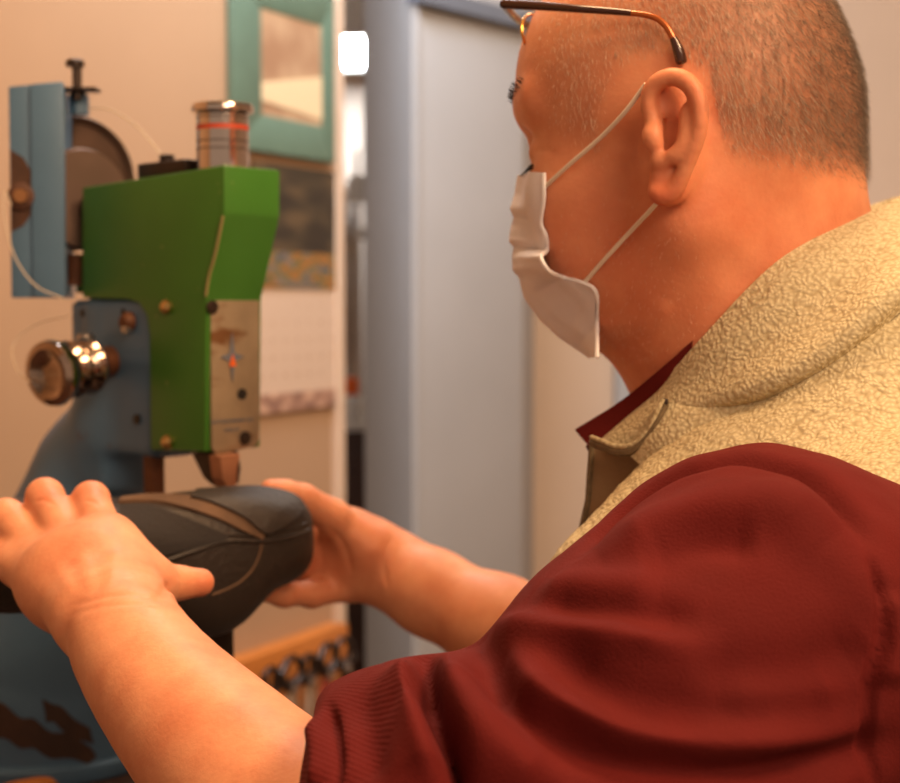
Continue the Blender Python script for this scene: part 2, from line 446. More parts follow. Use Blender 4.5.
# grey column beside the passage: two faces meet at a corner
a = P(412, 305, 2.75); bq = P(523, 305, 3.02); c = P(364, 305, 2.95)
for q in (a, bq, c): q[2] = 0
poly = [(a[0], a[1]), (bq[0], bq[1]), (bq[0]+.05, bq[1]+.5), (c[0], c[1]+.4), (c[0], c[1])]
col = MB().prism(poly, (0, 0, 0), (1, 0, 0), (0, 1, 0), (0, 0, 1), 0, 2.7, bev=.006).build('column', M['grey'])
tag(col, kind='structure'); col.name = 'wall_column'
# dark rail across the top of its wide face
n = nrm([(bq-a)[1], -(bq-a)[0], 0]); ab = nrm(bq-a)
zt = on_plane(420, 4, a+n*.01, n)[2]
tag(MB().prism([(0, zt), (np.linalg.norm(bq-a), zt), (np.linalg.norm(bq-a), zt+.03), (0, zt+.03)], a, ab, UZ, n, -.01, .025).build('trim_3', M['greydark'], smooth=False), kind='structure')
tag(MB().prism([(.008, 0), (.018, 0), (.018, zt), (.008, zt)], a, ab, UZ, n, -.01, .006, bev=.002).build('trim_4', M['grey'], smooth=False), kind='structure')

# ---------------------------------------------------------------- passage beyond the wall
fx = empty('ceiling_light', tuple(P(356, 50, 4.3)))
lp = P(356, 50, 4.3)
MB().box(lp+np.array([0, .04, .01]), (.062, .03, .065), bev=.012).build('housing', M['white'], fx)
MB().box(lp, (.054, .014, .050), bev=.012).build('diffuser', emis('lamp_glow', (.80, .9, 1, 1), 22), fx)
tag(fx, 'small glowing white lamp seen through the narrow passage', 'lamp')
pt = bpy.data.lights.new('passage_lamp', 'AREA'); pt.energy = 22; pt.size = .12; pt.color = (.78, .88, 1)
po = bpy.data.objects.new('passage_lamp', pt); COL.objects.link(po); po.location = tuple(lp+np.array([0, -.06, 0])); po.rotation_euler = (math.pi/2, 0, 0)
tag(MB().box(P(356, 8, 4.25), (.055, .03, .085), bev=.006).build('wall_cabinet', M['white']), 'white box cabinet above the glowing passage lamp', 'cabinet')
sh = P(352, 418, 4.0)
bc = empty('cabinet', (sh[0], sh[1], 0))
MB().box((sh[0], sh[1], sh[2]/2), (.12, .16, sh[2]/2-.012), bev=.004).build('body', M['darkwood'], bc)
MB().box((sh[0], sh[1], sh[2]-.008), (.13, .17, .012), bev=.003).build('top', M['white'], bc)
MB().box((sh[0], sh[1]-.165, sh[2]/2), (.10, .006, sh[2]/2-.08), bev=.003).build('door', M['darkwood'], bc)
tag(bc, 'dark wooden cabinet standing beyond the wall end in the passage', 'cabinet')
b0 = P(350, 411, 3.86); z = sh[2]+.005
bt = empty('bottle', (b0[0], b0[1], z))
MB().lathe([(0.001, 0), (.03, 0), (.032, .01), (.032, .05), (.02, .065), (.017, .07), (.001, .07)], (b0[0], b0[1], z), UZ, 24).build('body', M['white'], bt)
MB().lathe([(.001, .066), (.022, .066), (.022, .105), (.018, .11), (.001, .11)], (b0[0], b0[1], z), UZ, 24).build('cap', M['orange'], bt)
tag(bt, 'small white bottle with an orange cap on the passage cabinet', 'bottle')
b1 = P(358, 411, 4.02)
tag(MB().lathe([(.001, 0), (.025, 0), (.03, .05), (.03, .055), (.001, .055)], (b1[0]+.015, b1[1], z), UZ, 24).build('cup', M['white']), 'plain white cup beside the orange-capped bottle', 'cup')
# hanging steel rod with white lampshades
r0 = P(357, 120, 3.9); r1 = P(357, 362, 3.9)
pl = empty('pole_rack', tuple(P(357, 411, 3.9)))
MB().tube([P(357, 150, 3.9), P(358, 411, 3.9)], .006).build('pole', M['steel'], pl)
MB().lathe([(.001, 0), (.03, .003), (.033, .04), (.022, .07), (.001, .07)], P(358, 203, 3.88), UZ, 24).build('collar', M['white'], pl)
MB().lathe([(.001, 0), (.018, .003), (.018, .03), (.001, .032)], P(361, 240, 3.88), UZ, 24).build('collar', M['white'], pl)
tag(pl, 'thin steel pole with white collars in the passage', 'pole')
st_ = P(349, 300, 4.2)
tag(MB().box((st_[0], st_[1], 1.35), (.035, .01, .33), bev=.003).build('metal_sheet', M['steel']), 'tall narrow steel sheet leaning at the passage back', 'metal sheet')

# ---------------------------------------------------------------- framed picture and calendar
def wallprism(mb, pts, z0, z1, bev=0): return mb.prism([wall_st(u, v, z1) for u, v in pts], W0, WD, UZ, WN, z0, z1, bev)
s0, _ = wall_st(233, 60, .014); s1, _ = wall_st(335, 60, .014); _, zb = wall_st(233, 147, .014)
ztop = zb+ (wall_st(262, 8, .014)[1]-wall_st(262, 116, .014)[1]) + .10
fr = empty('picture_frame', tuple(W0+WD*(s0+s1)/2+UZ*(zb)))
i0, i1 = wall_st(262, 60, .014)[0], wall_st(322, 60, .014)[0]; iz0 = wall_st(262, 114, .014)[1]; iz1 = wall_st(262, 8, .014)[1]; ztop = iz1+(iz0-zb)
m = MB()
for q in ([(s0, zb), (s1, zb), (i1, iz0), (i0, iz0)], [(s1, zb), (s1, ztop), (i1, iz1), (i1, iz0)], [(s1, ztop), (s0, ztop), (i0, iz1), (i1, iz1)], [(s0, ztop), (s0, zb), (i0, iz0), (i0, iz1)]):
    m.prism(q, W0, WD, UZ, WN, .002, .014, bev=.003)
m.build('frame', M['teal'], fr)
def art():
    m_ = mat('faded_print', srgb(205, 165, 130), .35); nt = m_.node_tree; b = nt.nodes['Principled BSDF']; tc = nt.nodes.new('ShaderNodeTexCoord')
    n = nt.nodes.new('ShaderNodeTexNoise'); n.inputs['Scale'].default_value = 9; n.inputs['Detail'].default_value = 3
    nt.links.new(tc.outputs['Object'], n.inputs['Vector']); r = nt.nodes.new('ShaderNodeValToRGB')
    r.color_ramp.elements[0].color = srgb(160, 126, 100); r.color_ramp.elements[1].color = srgb(196, 168, 138); r.color_ramp.elements[0].position = .35; r.color_ramp.elements[1].position = .6
    nt.links.new(n.outputs['Fac'], r.inputs[0]); nt.links.new(r.outputs[0], b.inputs['Base Color']); return m_
MB().prism([(i0-.005, iz0-.005), (i1+.005, iz0-.005), (i1+.005, iz1+.005), (i0-.005, iz1+.005)], W0, WD, UZ, WN, .003, .012).build('print', art(), fr, smooth=False)
# pale band across the print
y0 = wall_st(262, 100, .013)[1]; y1 = wall_st(262, 82, .013)[1]
m = MB(); m.prism([(i0, y0), (i1, y0-.012), (i1, y1+.03), (i0+(i1-i0)*.5, y1+.015), (i0, y1)], W0, WD, UZ, WN, .012, .0135)
m.build('print_band', mat('cream_paper', srgb(226, 206, 170), .4), fr, smooth=False)
tag(fr, 'teal wooden frame round a faded print, high on the wall', 'picture')

cal = empty('calendar', tuple(on_wall(290, 410)))
c0 = wall_st(250, 300)[0]; c1 = wall_st(334, 300)[0]; cz0 = wall_st(257, 414)[1]; czm = wall_st(300, 289)[1]; czt = wall_st(300, 168)[1]; czb = wall_st(257, 395)[1]
def sheetbox(z0, z1, n0, n1): return MB().prism([(c0, z0), (c1, z0), (c1, z1), (c0, z1)], W0, WD, UZ, WN, n0, n1)
def calphoto(name, cols, sc, seed):
    m_ = mat(name, cols[0], .5); nt = m_.node_tree; b = nt.nodes['Principled BSDF']; tc = nt.nodes.new('ShaderNodeTexCoord')
    mp = nt.nodes.new('ShaderNodeMapping'); mp.inputs['Location'].default_value = (seed, 0, 0); mp.inputs['Scale'].default_value = (1, 1, 2)
    n = nt.nodes.new('ShaderNodeTexNoise'); n.inputs['Scale'].default_value = sc; n.inputs['Detail'].default_value = 4
    nt.links.new(tc.outputs['Object'], mp.inputs[0]); nt.links.new(mp.outputs[0], n.inputs['Vector']); r = nt.nodes.new('ShaderNodeValToRGB')
    r.color_ramp.elements[0].position = .35; r.color_ramp.elements[1].position = .65
    r.color_ramp.elements[0].color = cols[0]; r.color_ramp.elements[1].color = cols[-1]
    for i, c_ in enumerate(cols[1:-1]): e = r.color_ramp.elements.new(.35+.3*(i+1)/(len(cols)-1)); e.color = c_
    nt.links.new(n.outputs['Fac'], r.inputs[0]); nt.links.new(r.outputs[0], b.inputs['Base Color']); return m_
sheetbox(cz0, czm, .002, .006).build('date_page', mat('calendar_paper', srgb(206, 184, 166), .7), cal, smooth=False)
zs = czm+(czt-czm)*.30
sheetbox(zs, czt, .002, .008).build('photo', calphoto('dark_trees', [srgb(48, 42, 36), srgb(64, 56, 44), srgb(92, 76, 56)], 14, 1), cal, smooth=False)
sheetbox(czm, zs, .002, .008).build('photo_foreground', calphoto('flower_bed', [srgb(60, 90, 66), srgb(176, 110, 50), srgb(96, 100, 60), srgb(130, 112, 104), srgb(60, 78, 84)], 26, 2), cal, smooth=False)
sheetbox(cz0, czb, .006, .0075).build('footer_strip', calphoto('footer_print', [srgb(120, 92, 84), srgb(160, 124, 108), srgb(214, 180, 156)], 22, 7), cal, smooth=False)
CALNUM = []
inkm = mat('faded_ink', srgb(180, 150, 130), .7)
for i in range(5):
    for j in range(7):
        s_ = c0+(c1-c0)*(j+.5)/7; z_ = czb+(czm-czb)*(.92-.84*(i+.5)/5); k = i*7+j-2
        if 1 <= k <= 31: CALNUM.append((str(k), s_, z_))
tag(cal, 'wall calendar with a dark landscape photo, hung below the teal frame', 'calendar')

# ---------------------------------------------------------------- wooden rail with hanging tools
rk = empty('tool_rack', tuple(on_wall(300, 650)))
A = wall_st(290, 643, .03); B = wall_st(346, 613, .03); C = wall_st(226, 720, .03)
MB().prism([(A[0]-.35, A[1]-.16), (B[0], A[1]-.16), (B[0], A[1]), (A[0]-.35, A[1])], W0, WD, UZ, WN, .0, .035, bev=.004).build('board', M['wood'], rk)
zr = A[1]
tag(rk, 'orange wooden board fixed low on the wall holding hand tools', 'tool rack')
railz = zr-.045
MB().tube([W0+WD*(wall_st(262, 690, .07)[0])+WN*.07+UZ*railz, W0+WD*(wall_st(356, 650, .07)[0])+WN*.07+UZ*railz], .006).build('rail', M['darkmetal'], rk)
def pincers(s, hm, label, open_=.5, tilt=0.0, sc=1.0):
    sc *= .92
    root = W0+WD*s+WN*.085+UZ*(railz-.005)
    e = empty('pincers', tuple(root))
    X = WD*math.cos(tilt)+UZ*math.sin(tilt); Zv = UZ*math.cos(tilt)-WD*math.sin(tilt)
    def L(x, z, y=0): return root+(X*x+Zv*z)*sc+WN*y
    for sg in (-1, 1):
        MB().tube([L(0, 0), L(sg*.018*open_*2, .012), L(sg*.024*open_*2, .028), L(sg*.014, .044), L(sg*.002, .05)], [.007, .007, .0065, .006, .004], 8).build('jaw', M['darkmetal'], e)
        MB().tube([L(0, 0, .002*sg), L(sg*.010, -.03), L(sg*.018, -.08), L(sg*.016, -.15)], [.006, .0055, .006, .0065], 8).build('handle', hm, e)
    MB().lathe([(.001, -.008), (.008, -.008), (.008, .008), (.001, .008)], L(0, 0), WN, 16).build('pivot', M['steel'], e)
    tag(e, label, 'pincers', 'hand tools hung on the wooden rack')
sr = [wall_st(u, 660, .085)[0] for u in (272, 291, 309, 327, 345)]
grip = mat('grey_grip', srgb(170, 150, 135), .6)
pincers(sr[0], M['darkmetal'], 'dark pincers with closed jaws, nearest the forearm on the rack', .35, .15)
pincers(sr[1], grip, 'pincers with pale grey handles and round jaws on the rack', .6, -.1, 1.1)
pincers(sr[2], grip, 'narrow pincers with pale handles hanging mid rack', .4, .1, .95)
pincers(sr[3], mat('red_grip', srgb(140, 46, 30), .5), 'pincers with dull red handles on the rack', .5, -.15, 1.1)
pincers(sr[4], M['darkmetal'], 'dark pincers at the far end of the rack by the passage', .5, .2, 1.1)

# ================================================================ patching machine
K = P(224, 305, 1.08); K[2] = 0
MX = nrm([.72, -.69, 0]); MY = np.array([-MX[1], MX[0], 0])
def sideP(u, v, y=0.0):  # point on a plane parallel to the long side
    p = on_plane(u, v, K+MY*y, MY); return ((p-K)@MX, p[2])
def frontP(u, v, x=0.0):
    p = on_plane(u, v, K+MX*x, MX); return ((p-K)@MY, p[2])
def ML(x, y, z): return K+MX*x+MY*y+UZ*z
mach = empty('patching_machine', tuple(ML(-.12, .03, .955)), math.atan2(MX[1], MX[0]))
tag(mach, 'green and blue shoe patching machine with a chrome knob, its needle over the shoe', 'sewing machine')
WDT = .052
hp = [(82, 190), (224, 165), (224, 214), (206, 298), (205, 452), (150, 450), (149, 335), (146, 315), (138, 303), (126, 299), (82, 298)]
poly = [sideP(u, v) for u, v in hp]
ztop_ = poly[1][1]; poly[0] = (poly[0][0], ztop_-.006)
MB().prism(poly, K, MX, UZ, MY, WDT, 0, bev=.0022).build('head_casing', M['green'], mach)
MB().tube(cat_rom([ML(sideP(u, v)[0]-dx, -.0001, sideP(u, v)[1]) for u, v, dx in ((224, 216, .001), (220, 240, .0018), (215, 258, .0006), (211, 276, .002), (207, 296, .001))], 30), .0011, 6).build('chipped_edge', mat('bare_tan_primer', srgb(150, 138, 92), .6), mach)
# brown lid strip on top of the casing
a = sideP(130, 172)[0]; bq = sideP(178, 165)[0]
MB().box(ML((a+bq)/2-.01, WDT*.6, ztop_+.004), ((bq-a)/2, WDT*.35, .006), [MX, MY, UZ], .002).build('lid', M['darkmetal'], mach)
MB().lathe([(.001, 0), (.006, 0), (.006, .008), (.001, .009)], ML(a+.012, WDT*.5, ztop_+.008), UZ, 12).build('lid_screw', M['darkmetal'], mach)
# face plate
xf = poly[4][0]
fy0, fz0 = frontP(207, 452, xf); 
q = [(.004, frontP(207, 300, xf)[1]), (frontP(257, 300, xf)[0], frontP(207, 300, xf)[1]), (frontP(257, 430, xf)[0], frontP(256, 438, xf)[1]), (frontP(254, 445, xf)[0], frontP(254, 446, xf)[1]), (frontP(214, 455, xf)[0], frontP(214, 455, xf)[1]), (.004, frontP(207, 448, xf)[1])]
PW = q[1][0]
zt_, zb_ = q[0][1], q[5][1]
MB().box(ML(xf-.006, PW/2+.001, (zt_+zb_)/2), (.006, PW/2, (zt_-zb_)/2), [MX, MY, UZ], .0015).build('needle_bar_housing', M['darkmetal'], mach)
fpl = MB().prism(q, ML(xf, 0, 0), MY, UZ, MX, 0, .0035, bev=.0015).build('face_plate', M['brassplate'], mach)
def fpt(u, v, x=.004): y, z = frontP(u, v, xf+x); return ML(xf+x, y, z)
for (u, v) in ((212, 307), (245, 438)):
    MB().lathe([(.001, 0), (.0052, 0), (.005, .0012), (.004, .0016), (.001, .0016)], fpt(u, v), MX, 20).build('screw', M['darkmetal'], fpl)
MB().lathe([(.001, 0), (.0042, 0), (.0042, .0006), (.001, .0006)], fpt(242, 394), MX, 20).build('oil_hole', M['black'], fpl)
# emblem: a four-pointed star with a small orange centre
c = fpt(232, 357)
def star(c, r, n, inner, mt, nm, off=0.0):
    pts = []
    for k in range(2*n):
        a_ = math.pi*k/n+math.pi/2; rr = (r if k % 2 == 0 else inner); pts.append((math.cos(a_)*rr*(.75), math.sin(a_)*rr*(1.25 if k % 2 == 0 else 1)))
    MB().prism(pts, c, MY, UZ, MX, off, off+.0006).build(nm, mt, fpl, smooth=False)
star(c, .015, 4, .0045, M['greydark'], 'emblem')
star(c-UZ*.004, .0048, 3, .0026, M['orange'], 'emblem_centre', .0006)
def text(body, size, pos, ex, ey, ez, mt, parent, nm):
    cu = bpy.data.curves.new(nm, 'FONT'); cu.body = body; cu.size = size; cu.align_x = 'CENTER'; cu.align_y = 'CENTER'; cu.extrude = .0002
    o = bpy.data.objects.new(nm+'_tmp', cu); COL.objects.link(o)
    dg = bpy.context.evaluated_depsgraph_get(); me = bpy.data.meshes.new_from_object(o.evaluated_get(dg)); bpy.data.objects.remove(o)
    V = [pos+np.array(ex)*v.co.x+np.array(ey)*v.co.y+np.array(ez)*v.co.z for v in me.vertices]; F = [list(p.vertices) for p in me.polygons]
    return MB().put(V, F).build(nm, mt, parent, smooth=False)
text('SUTTON MODEL CO', .0042, fpt(232, 421), MY, UZ, MX, M['greydark'], fpl, 'lettering')
text('MADE BY', .0034, fpt(232, 430), MY, UZ, MX, M['greydark'], fpl, 'lettering')
for t_, s_, z_ in CALNUM: text(t_, .011, W0+WD*s_+UZ*z_+WN*.0062, WD, UZ, WN, inkm, cal, 'date_number')
# side screws
for (u, v) in ((168, 307), (169, 442)):
    x, z = sideP(u, v); o = MB().lathe([(.001, 0), (.0052, 0), (.0052, .003), (.003, .0055), (.001, .006)], ML(x, 0, z), -MY, 20).build('casing_screw', mat('brass_screw', srgb(215, 180, 120), .3, 1), mach)
# presser bar and foot
x, z = sideP(207, 452); x2, z2 = sideP(222, 486, WDT/2)
MB().tube([ML(xf-.012, WDT*.45, z+.01), ML(xf-.010, WDT*.45, z2+.012)], .006, 8).build('presser_bar', M['darkmetal'], mach)
MB().prism([sideP(*q, .012) for q in ((190, 452), (218, 452), (221, 470), (219, 486), (212, 486), (203, 478))], K, MX, UZ, MY, WDT*.6, .012, bev=.002).build('foot_holder', M['darkmetal'], mach)
MB().prism([frontP(210, 455, xf+.001), frontP(231, 452, xf+.001), frontP(228, 466, xf+.001), frontP(226, 488, xf+.001), frontP(218, 489, xf+.001), frontP(213, 478, xf+.001)], ML(xf+.001, 0, 0), MY, UZ, MX, -.002, .012, bev=.0015).build('presser_foot', M['brass'], mach)
x, z = sideP(155, 452); MB().box(ML(sideP(154, 470, .012)[0], .012, sideP(157, 475)[1]), (.006, .006, .032), [MX, MY, UZ], .001).build('guide_rod', M['rust'], mach)
# blue casting: neck box flowing into a flared hollow foot
def SB(u, v, y, r): x, z = sideP(u, v, y); return (ML(x, y, z), r)
s = SDF()
xa, za = sideP(70, 300, .004); xb, zb2 = sideP(152, 300, .004); zc = sideP(100, 492, .004)[1]; xa2 = sideP(92, 420, .004)[0]
R3 = [MX, MY, UZ]
xm = (xa+xb)/2
s.add(rbox(ML(xm, .026, (za+sideP(90, 365)[1])/2), ((xb-xa)/2, .022, (za-sideP(90, 365)[1])/2), .004, R3), .006)
x2_ = sideP(82, 400)[0]
xr = sideP(150, 470, .048)[0]; zm_ = sideP(90, 452, .004)[1]
s.add(rbox(ML((x2_+xb)/2, .026, (za+zm_)/2), ((xb-x2_)/2, .022, (za-zm_)/2), .006, R3), .006)
s.add(rbox(ML((x2_+xr)/2, .026, (za+zc)/2), ((xr-x2_)/2, .022, (za-zc)/2), .006, R3), .006)
ch = [SB(124, 380, .035, .026), SB(118, 425, .036, .032), SB(97, 465, .04, .042), SB(87, 510, .04, .050), SB(76, 565, .04, .068), SB(58, 640, .045, .088), SB(48, 720, .05, .105), SB(40, 775, .05, .118)]
s.add(chain(ch), .03)
zbase = ML(0, 0, 0)[2]+.962
s.clip(lambda p: zbase-p[:, 2], .004)
s.sub(chain([(ML(*([sideP(160, 500)[0], -.03, sideP(160, 500)[1]])), .028), (ML(*([sideP(175, 560)[0], -.01, sideP(175, 560)[1]])), .05)]), .01)
V, F = s.mesh(ML(-.2, .05, 1.1)-.34, ML(-.2, .05, 1.15)+.36, .004)
arm = MB(); arm.put(V, F); body = arm.build('arm_casting', M['blue'], mach)
bva = BVHTree.FromPolygons([Vector(v) for v in V], [list(map(int, f)) for f in F])
def ah(u, v):
    r = nrm(ray(u, v)); h = bva.ray_cast(Vector(CO), Vector(r)); return (np.array(h[0]) if h[0] is not None else np.array(bva.find_nearest(Vector(P(u, v, 1.1)))[0]))-r*.0006
wornm = mat('bare_brown_iron', srgb(66, 44, 34), .6, noise=.4, nscale=50)
for rws in ([[(-12, 697), (5, 705), (20, 718), (34, 719), (50, 732), (70, 734), (92, 749)], [(-12, 716), (5, 722), (20, 730), (34, 735), (50, 743), (72, 748), (96, 756)], [(-12, 738), (5, 738), (20, 748), (34, 748), (50, 758), (70, 758), (88, 764)]],
            [[(42, 699), (52, 704), (62, 707), (74, 719), (90, 728)], [(45, 712), (54, 714), (62, 722), (76, 730), (92, 738)], [(46, 722), (54, 722), (64, 732), (76, 738), (94, 744)]]):
    sheet_obj('worn_patch', [[ah(*q_) for q_ in r_] for r_ in rws], 20, 8, .0012, wornm, body)
# base rim and worn strip of the foot
xc, zc_ = sideP(40, 775, .05)
MB().lathe([(.118, 0), (.127, 0), (.130, .006), (.130, .014), (.124, .018), (.116, .018), (.116, 0)], ML(xc, .05, zbase-.006), UZ, 64).build('base_rim', M['blue'], mach)
# lower arm carrying the work, with its upright post
post = P(217, 640, 1.10); pz = P(217, 560, 1.10)
MB().box((post+pz)/2, (.0085, .009, (pz[2]-post[2])/2+.03), [MX, MY, UZ], .0015).build('work_post', M['darkmetal'], mach)
pb = P(217, 672, 1.10)
MB().tube([ML(xc+.06, .10, zbase+.03), ML(xc+.17, .10, zbase+.05), pb], [.024, .02, .013], 12).build('lower_arm', M['darkmetal'], mach)
# side fittings on the neck
def sidelathe(u, v, y, prof, nm, mt, ax=None): x, z = sideP(u, v, y); return MB().lathe(prof, ML(x, y, z), -MY if ax is None else ax, 20).build(nm, mt, mach)
sidelathe(84, 313, .004, [(.001, 0), (.003, 0), (.003, .002), (.001, .002)], 'bolt', M['black'])
sidelathe(125, 312, .004, [(.001, 0), (.003, 0), (.003, .002), (.001, .002)], 'bolt', M['black'])
sidelathe(132, 322, .004, [(.001, 0), (.008, 0), (.008, .005), (.005, .009), (.001, .01)], 'tension_screw', M['rust'])
sidelathe(130, 330, .000, [(.001, 0), (.003, 0), (.003, .006), (.001, .007)], 'tension_pin', M['steel'])
sidelathe(138, 419, .004, [(.001, 0), (.004, 0), (.004, .002), (.001, .002)], 'bolt', M['black'])
x, z = sideP(99, 348, 0); MB().lathe([(.001, -.006), (.006, -.006), (.006, .006), (.007, .007), (.007, .011), (.001, .012)], ML(x, -.012, z), UZ, 16).build('oil_cup', M['steel'], mach)
# knob with shaft
kx, kz = sideP(112, 361, .004); p1 = ML(kx, .004, kz); p0 = P(48, 374, 1.13); ax = nrm(p0-p1); Lk = np.linalg.norm(p0-p1)
MB().lathe([(.001, 0), (.0125, 0), (.012, Lk*.5), (.001, Lk*.5)], p1-ax*.01, ax, 24).build('knob_shaft', M['rust'], mach)
e0 = Lk
MB().lathe([(.001, e0-.052), (.012, e0-.052), (.0195, e0-.046), (.0225, e0-.040), (.0195, e0-.033), (.0175, e0-.031), (.0205, e0-.028), (.0225, e0-.023), (.0195, e0-.018), (.019, e0-.016), (.0235, e0-.010), (.0255, e0-.005), (.0245, e0-.001), (.019, e0+.001), (.012, e0-.004), (.006, e0-.005), (.001, e0-.005)], p1, ax, 48).build('adjusting_knob', M['knob'], mach)
# flywheel disc, pulley behind the casing
fc = P(75, 176, 1.27)
MB().lathe([(.001, -.006), (.022, -.006), (.024, -.003), (.045, -.003), (.051, -.008), (.054, 0), (.051, .008), (.045, .003), (.024, .003), (.022, .006), (.001, .006)], fc+UZ*(-.002), nrm([.62, -.78, 0]), 64).build('flywheel', mat('dark_flywheel', srgb(84, 64, 54), .5, .4, noise=.3, nscale=40), mach)
MB().lathe([(.001, -.016), (.040, -.016), (.042, -.010), (.036, -.004), (.036, .004), (.042, .010), (.040, .016), (.001, .016)], P(76, 200, 1.235), MX, 48).build('pulley', mat('brown_pulley', srgb(112, 92, 84), .45, .4, noise=.2), mach)
MB().tube([P(70, 200, 1.26), P(110, 215, 1.2)], .012, 16).build('axle', M['darkmetal'], mach)
MB().tube([P(77, 255, 1.235), P(76, 292, 1.235)], .0105, 16).build('pulley_post', M['rust'], mach)
MB().lathe([(.001, 0), (.010, 0), (.010, .006), (.001, .007)], P(74, 293, 1.225), UZ, 16).build('pulley_post_nut', M['chrome'], mach)
# blue guard plate on the far left, bent like an angle
pd = 1.20; gl_ = P(9, 85, pd-.0); 
gx = nrm([1, .12, 0]); gy = np.cross(UZ, gx)
def gp(u, v): p = on_plane(u, v, P(38, 200, pd), gy); return ((p-P(38, 200, pd))@gx, p[2])
a0 = gp(9, 87); a1 = gp(12, 298); a2 = gp(66, 298); a3 = gp(64, 82); mm = gp(32, 190)[0]
org = P(38, 200, pd).copy(); org[2] = 0
m = MB(); m.prism([(a0[0], a0[1]), (a1[0], a1[1]), (mm+.002, a1[1]), (mm+.002, a0[1]+.002)], org, gx, UZ, gy, -.003, .006, bev=.001)
m.prism([(mm, a0[1]+.002), (mm, a1[1]), (a2[0], a2[1]), (a3[0], a3[1])], org, gx, UZ, gy, -.006, .006, bev=.0025)
gpl = m.build('guard_plate', M['blue'], mach)
m = MB(); m.box(org+gx*(a2[0]-.004)+gy*.03+UZ*(a0[1]+a1[1])/2, (.003, .03, (a0[1]-a1[1])/2), [gx, gy, UZ], .001); m.build('guard_flange', M['blue'], mach)
c = on_plane(21, 196, P(38, 200, pd-.006), gy)
MB().lathe([(.001, 0), (.010, 0), (.0105, .0008), (.009, .0014), (.006, .002), (.005, .0014), (.001, .0014)], c, -gy, 28).build('rusty_boss', mat('dark_rust_boss', srgb(92, 58, 42), .7, noise=.4, nscale=90), mach)
MB().prism([gp(u, v) for u, v in ((11, 150), (24, 158), (32, 172), (34, 196), (31, 216), (24, 226), (12, 232))], org, gx, UZ, gy, -.0036, -.0030).build('rust_patch', mat('dark_rust', srgb(84, 56, 42), .8, noise=.4, nscale=80), gpl, smooth=False)
MB().lathe([(.0035, 0), (.0055, 0), (.0055, .003), (.0035, .003)], c-gy*.0015, -gy, 20).build('boss_ring', mat('tan_washer', srgb(140, 98, 62), .5, .4), mach)
# screw and cross bar on top of the guard
MB().box(P(80, 90, pd+.02), (.015, .010, .0012), bev=.0005).build('cross_bar', M['darkmetal'], mach)
MB().tube([P(77, 62, pd+.02), P(77, 100, pd+.02)], .004, 12).build('top_screw', M['darkmetal'], mach)
MB().lathe([(.001, -.003), (.0075, -.003), (.0075, .0015), (.005, .003), (.001, .003)], P(75, 63, pd+.02), UZ, 16).build('screw_head', M['darkmetal'], mach)
MB().lathe([(.001, -.008), (.0085, -.008), (.0085, .008), (.005, .010), (.001, .010)], P(79, 105, pd+.03), UZ, 6).build('blue_nut', M['blue'], mach)
MB().tube([P(71, 112, 1.26), P(68, 165, 1.26)], .003, 8).build('spoke', M['darkmetal'], mach)
# threads
def thread(pts, d, r, lab):
    o = MB().tube(cat_rom([P(u, v, dd) for (u, v), dd in zip(pts, d)], 40), r, 6).build('thread', M['wire'], mach); return o
thread([(11, 205), (5, 192), (4, 215), (14, 255), (35, 285), (64, 299)], [1.185]*6, .0006, 0)
thread([(86, 108), (110, 110), (135, 125), (155, 147), (168, 164)], [1.23, 1.22, 1.21, 1.19, 1.17], .0006, 0)
thread([(70, 316), (40, 323), (18, 337), (12, 352), (18, 372), (30, 382)], [1.2, 1.22, 1.22, 1.2, 1.16, 1.12], .0004, 0)
# ---------------------------------------------------------------- metal tin standing on the casing
ct = P(223, 158, 1.125); ct[2] = ztop_+.001; tx, ty = ct[0], ct[1]
Rt = 29.6*1.125/1500
ztt = P(223, 105, 1.125)[2]-ct[2]
tn = empty('tin', (tx, ty, ct[2]))
MB().lathe([(.001, 0), (Rt*.86, 0), (Rt*.88, .002), (Rt*.88, ztt-.008), (.001, ztt-.008)], (tx, ty, ct[2]), UZ, 64).build('body', M['chrome'], tn)
MB().lathe([(.001, ztt-.009), (Rt*.9, ztt-.007), (Rt*1.04, ztt-.006), (Rt*1.06, ztt-.003), (Rt*1.0, ztt), (Rt*.9, ztt-.001), (.001, ztt-.002)], (tx, ty, ct[2]), UZ, 64).build('lid', M['chrome'], tn)
zz = ztt*.60; MB().lathe([(Rt*.87, zz), (Rt*.888, zz), (Rt*.888, zz+.0035), (Rt*.87, zz+.0035)], (tx, ty, ct[2]), UZ, 64).build('red_stripe', M['red'], tn)
m = MB()
for zz in (.3, .42, .78): m.lathe([(Rt*.87, ztt*zz), (Rt*.892, ztt*zz), (Rt*.892, ztt*zz+.0008), (Rt*.87, ztt*zz+.0008)], (tx, ty, ct[2]), UZ, 64)
m.build('groove', M['darkmetal'], tn)
tag(tn, 'small round chrome tin with a red stripe standing on the machine head', 'tin')
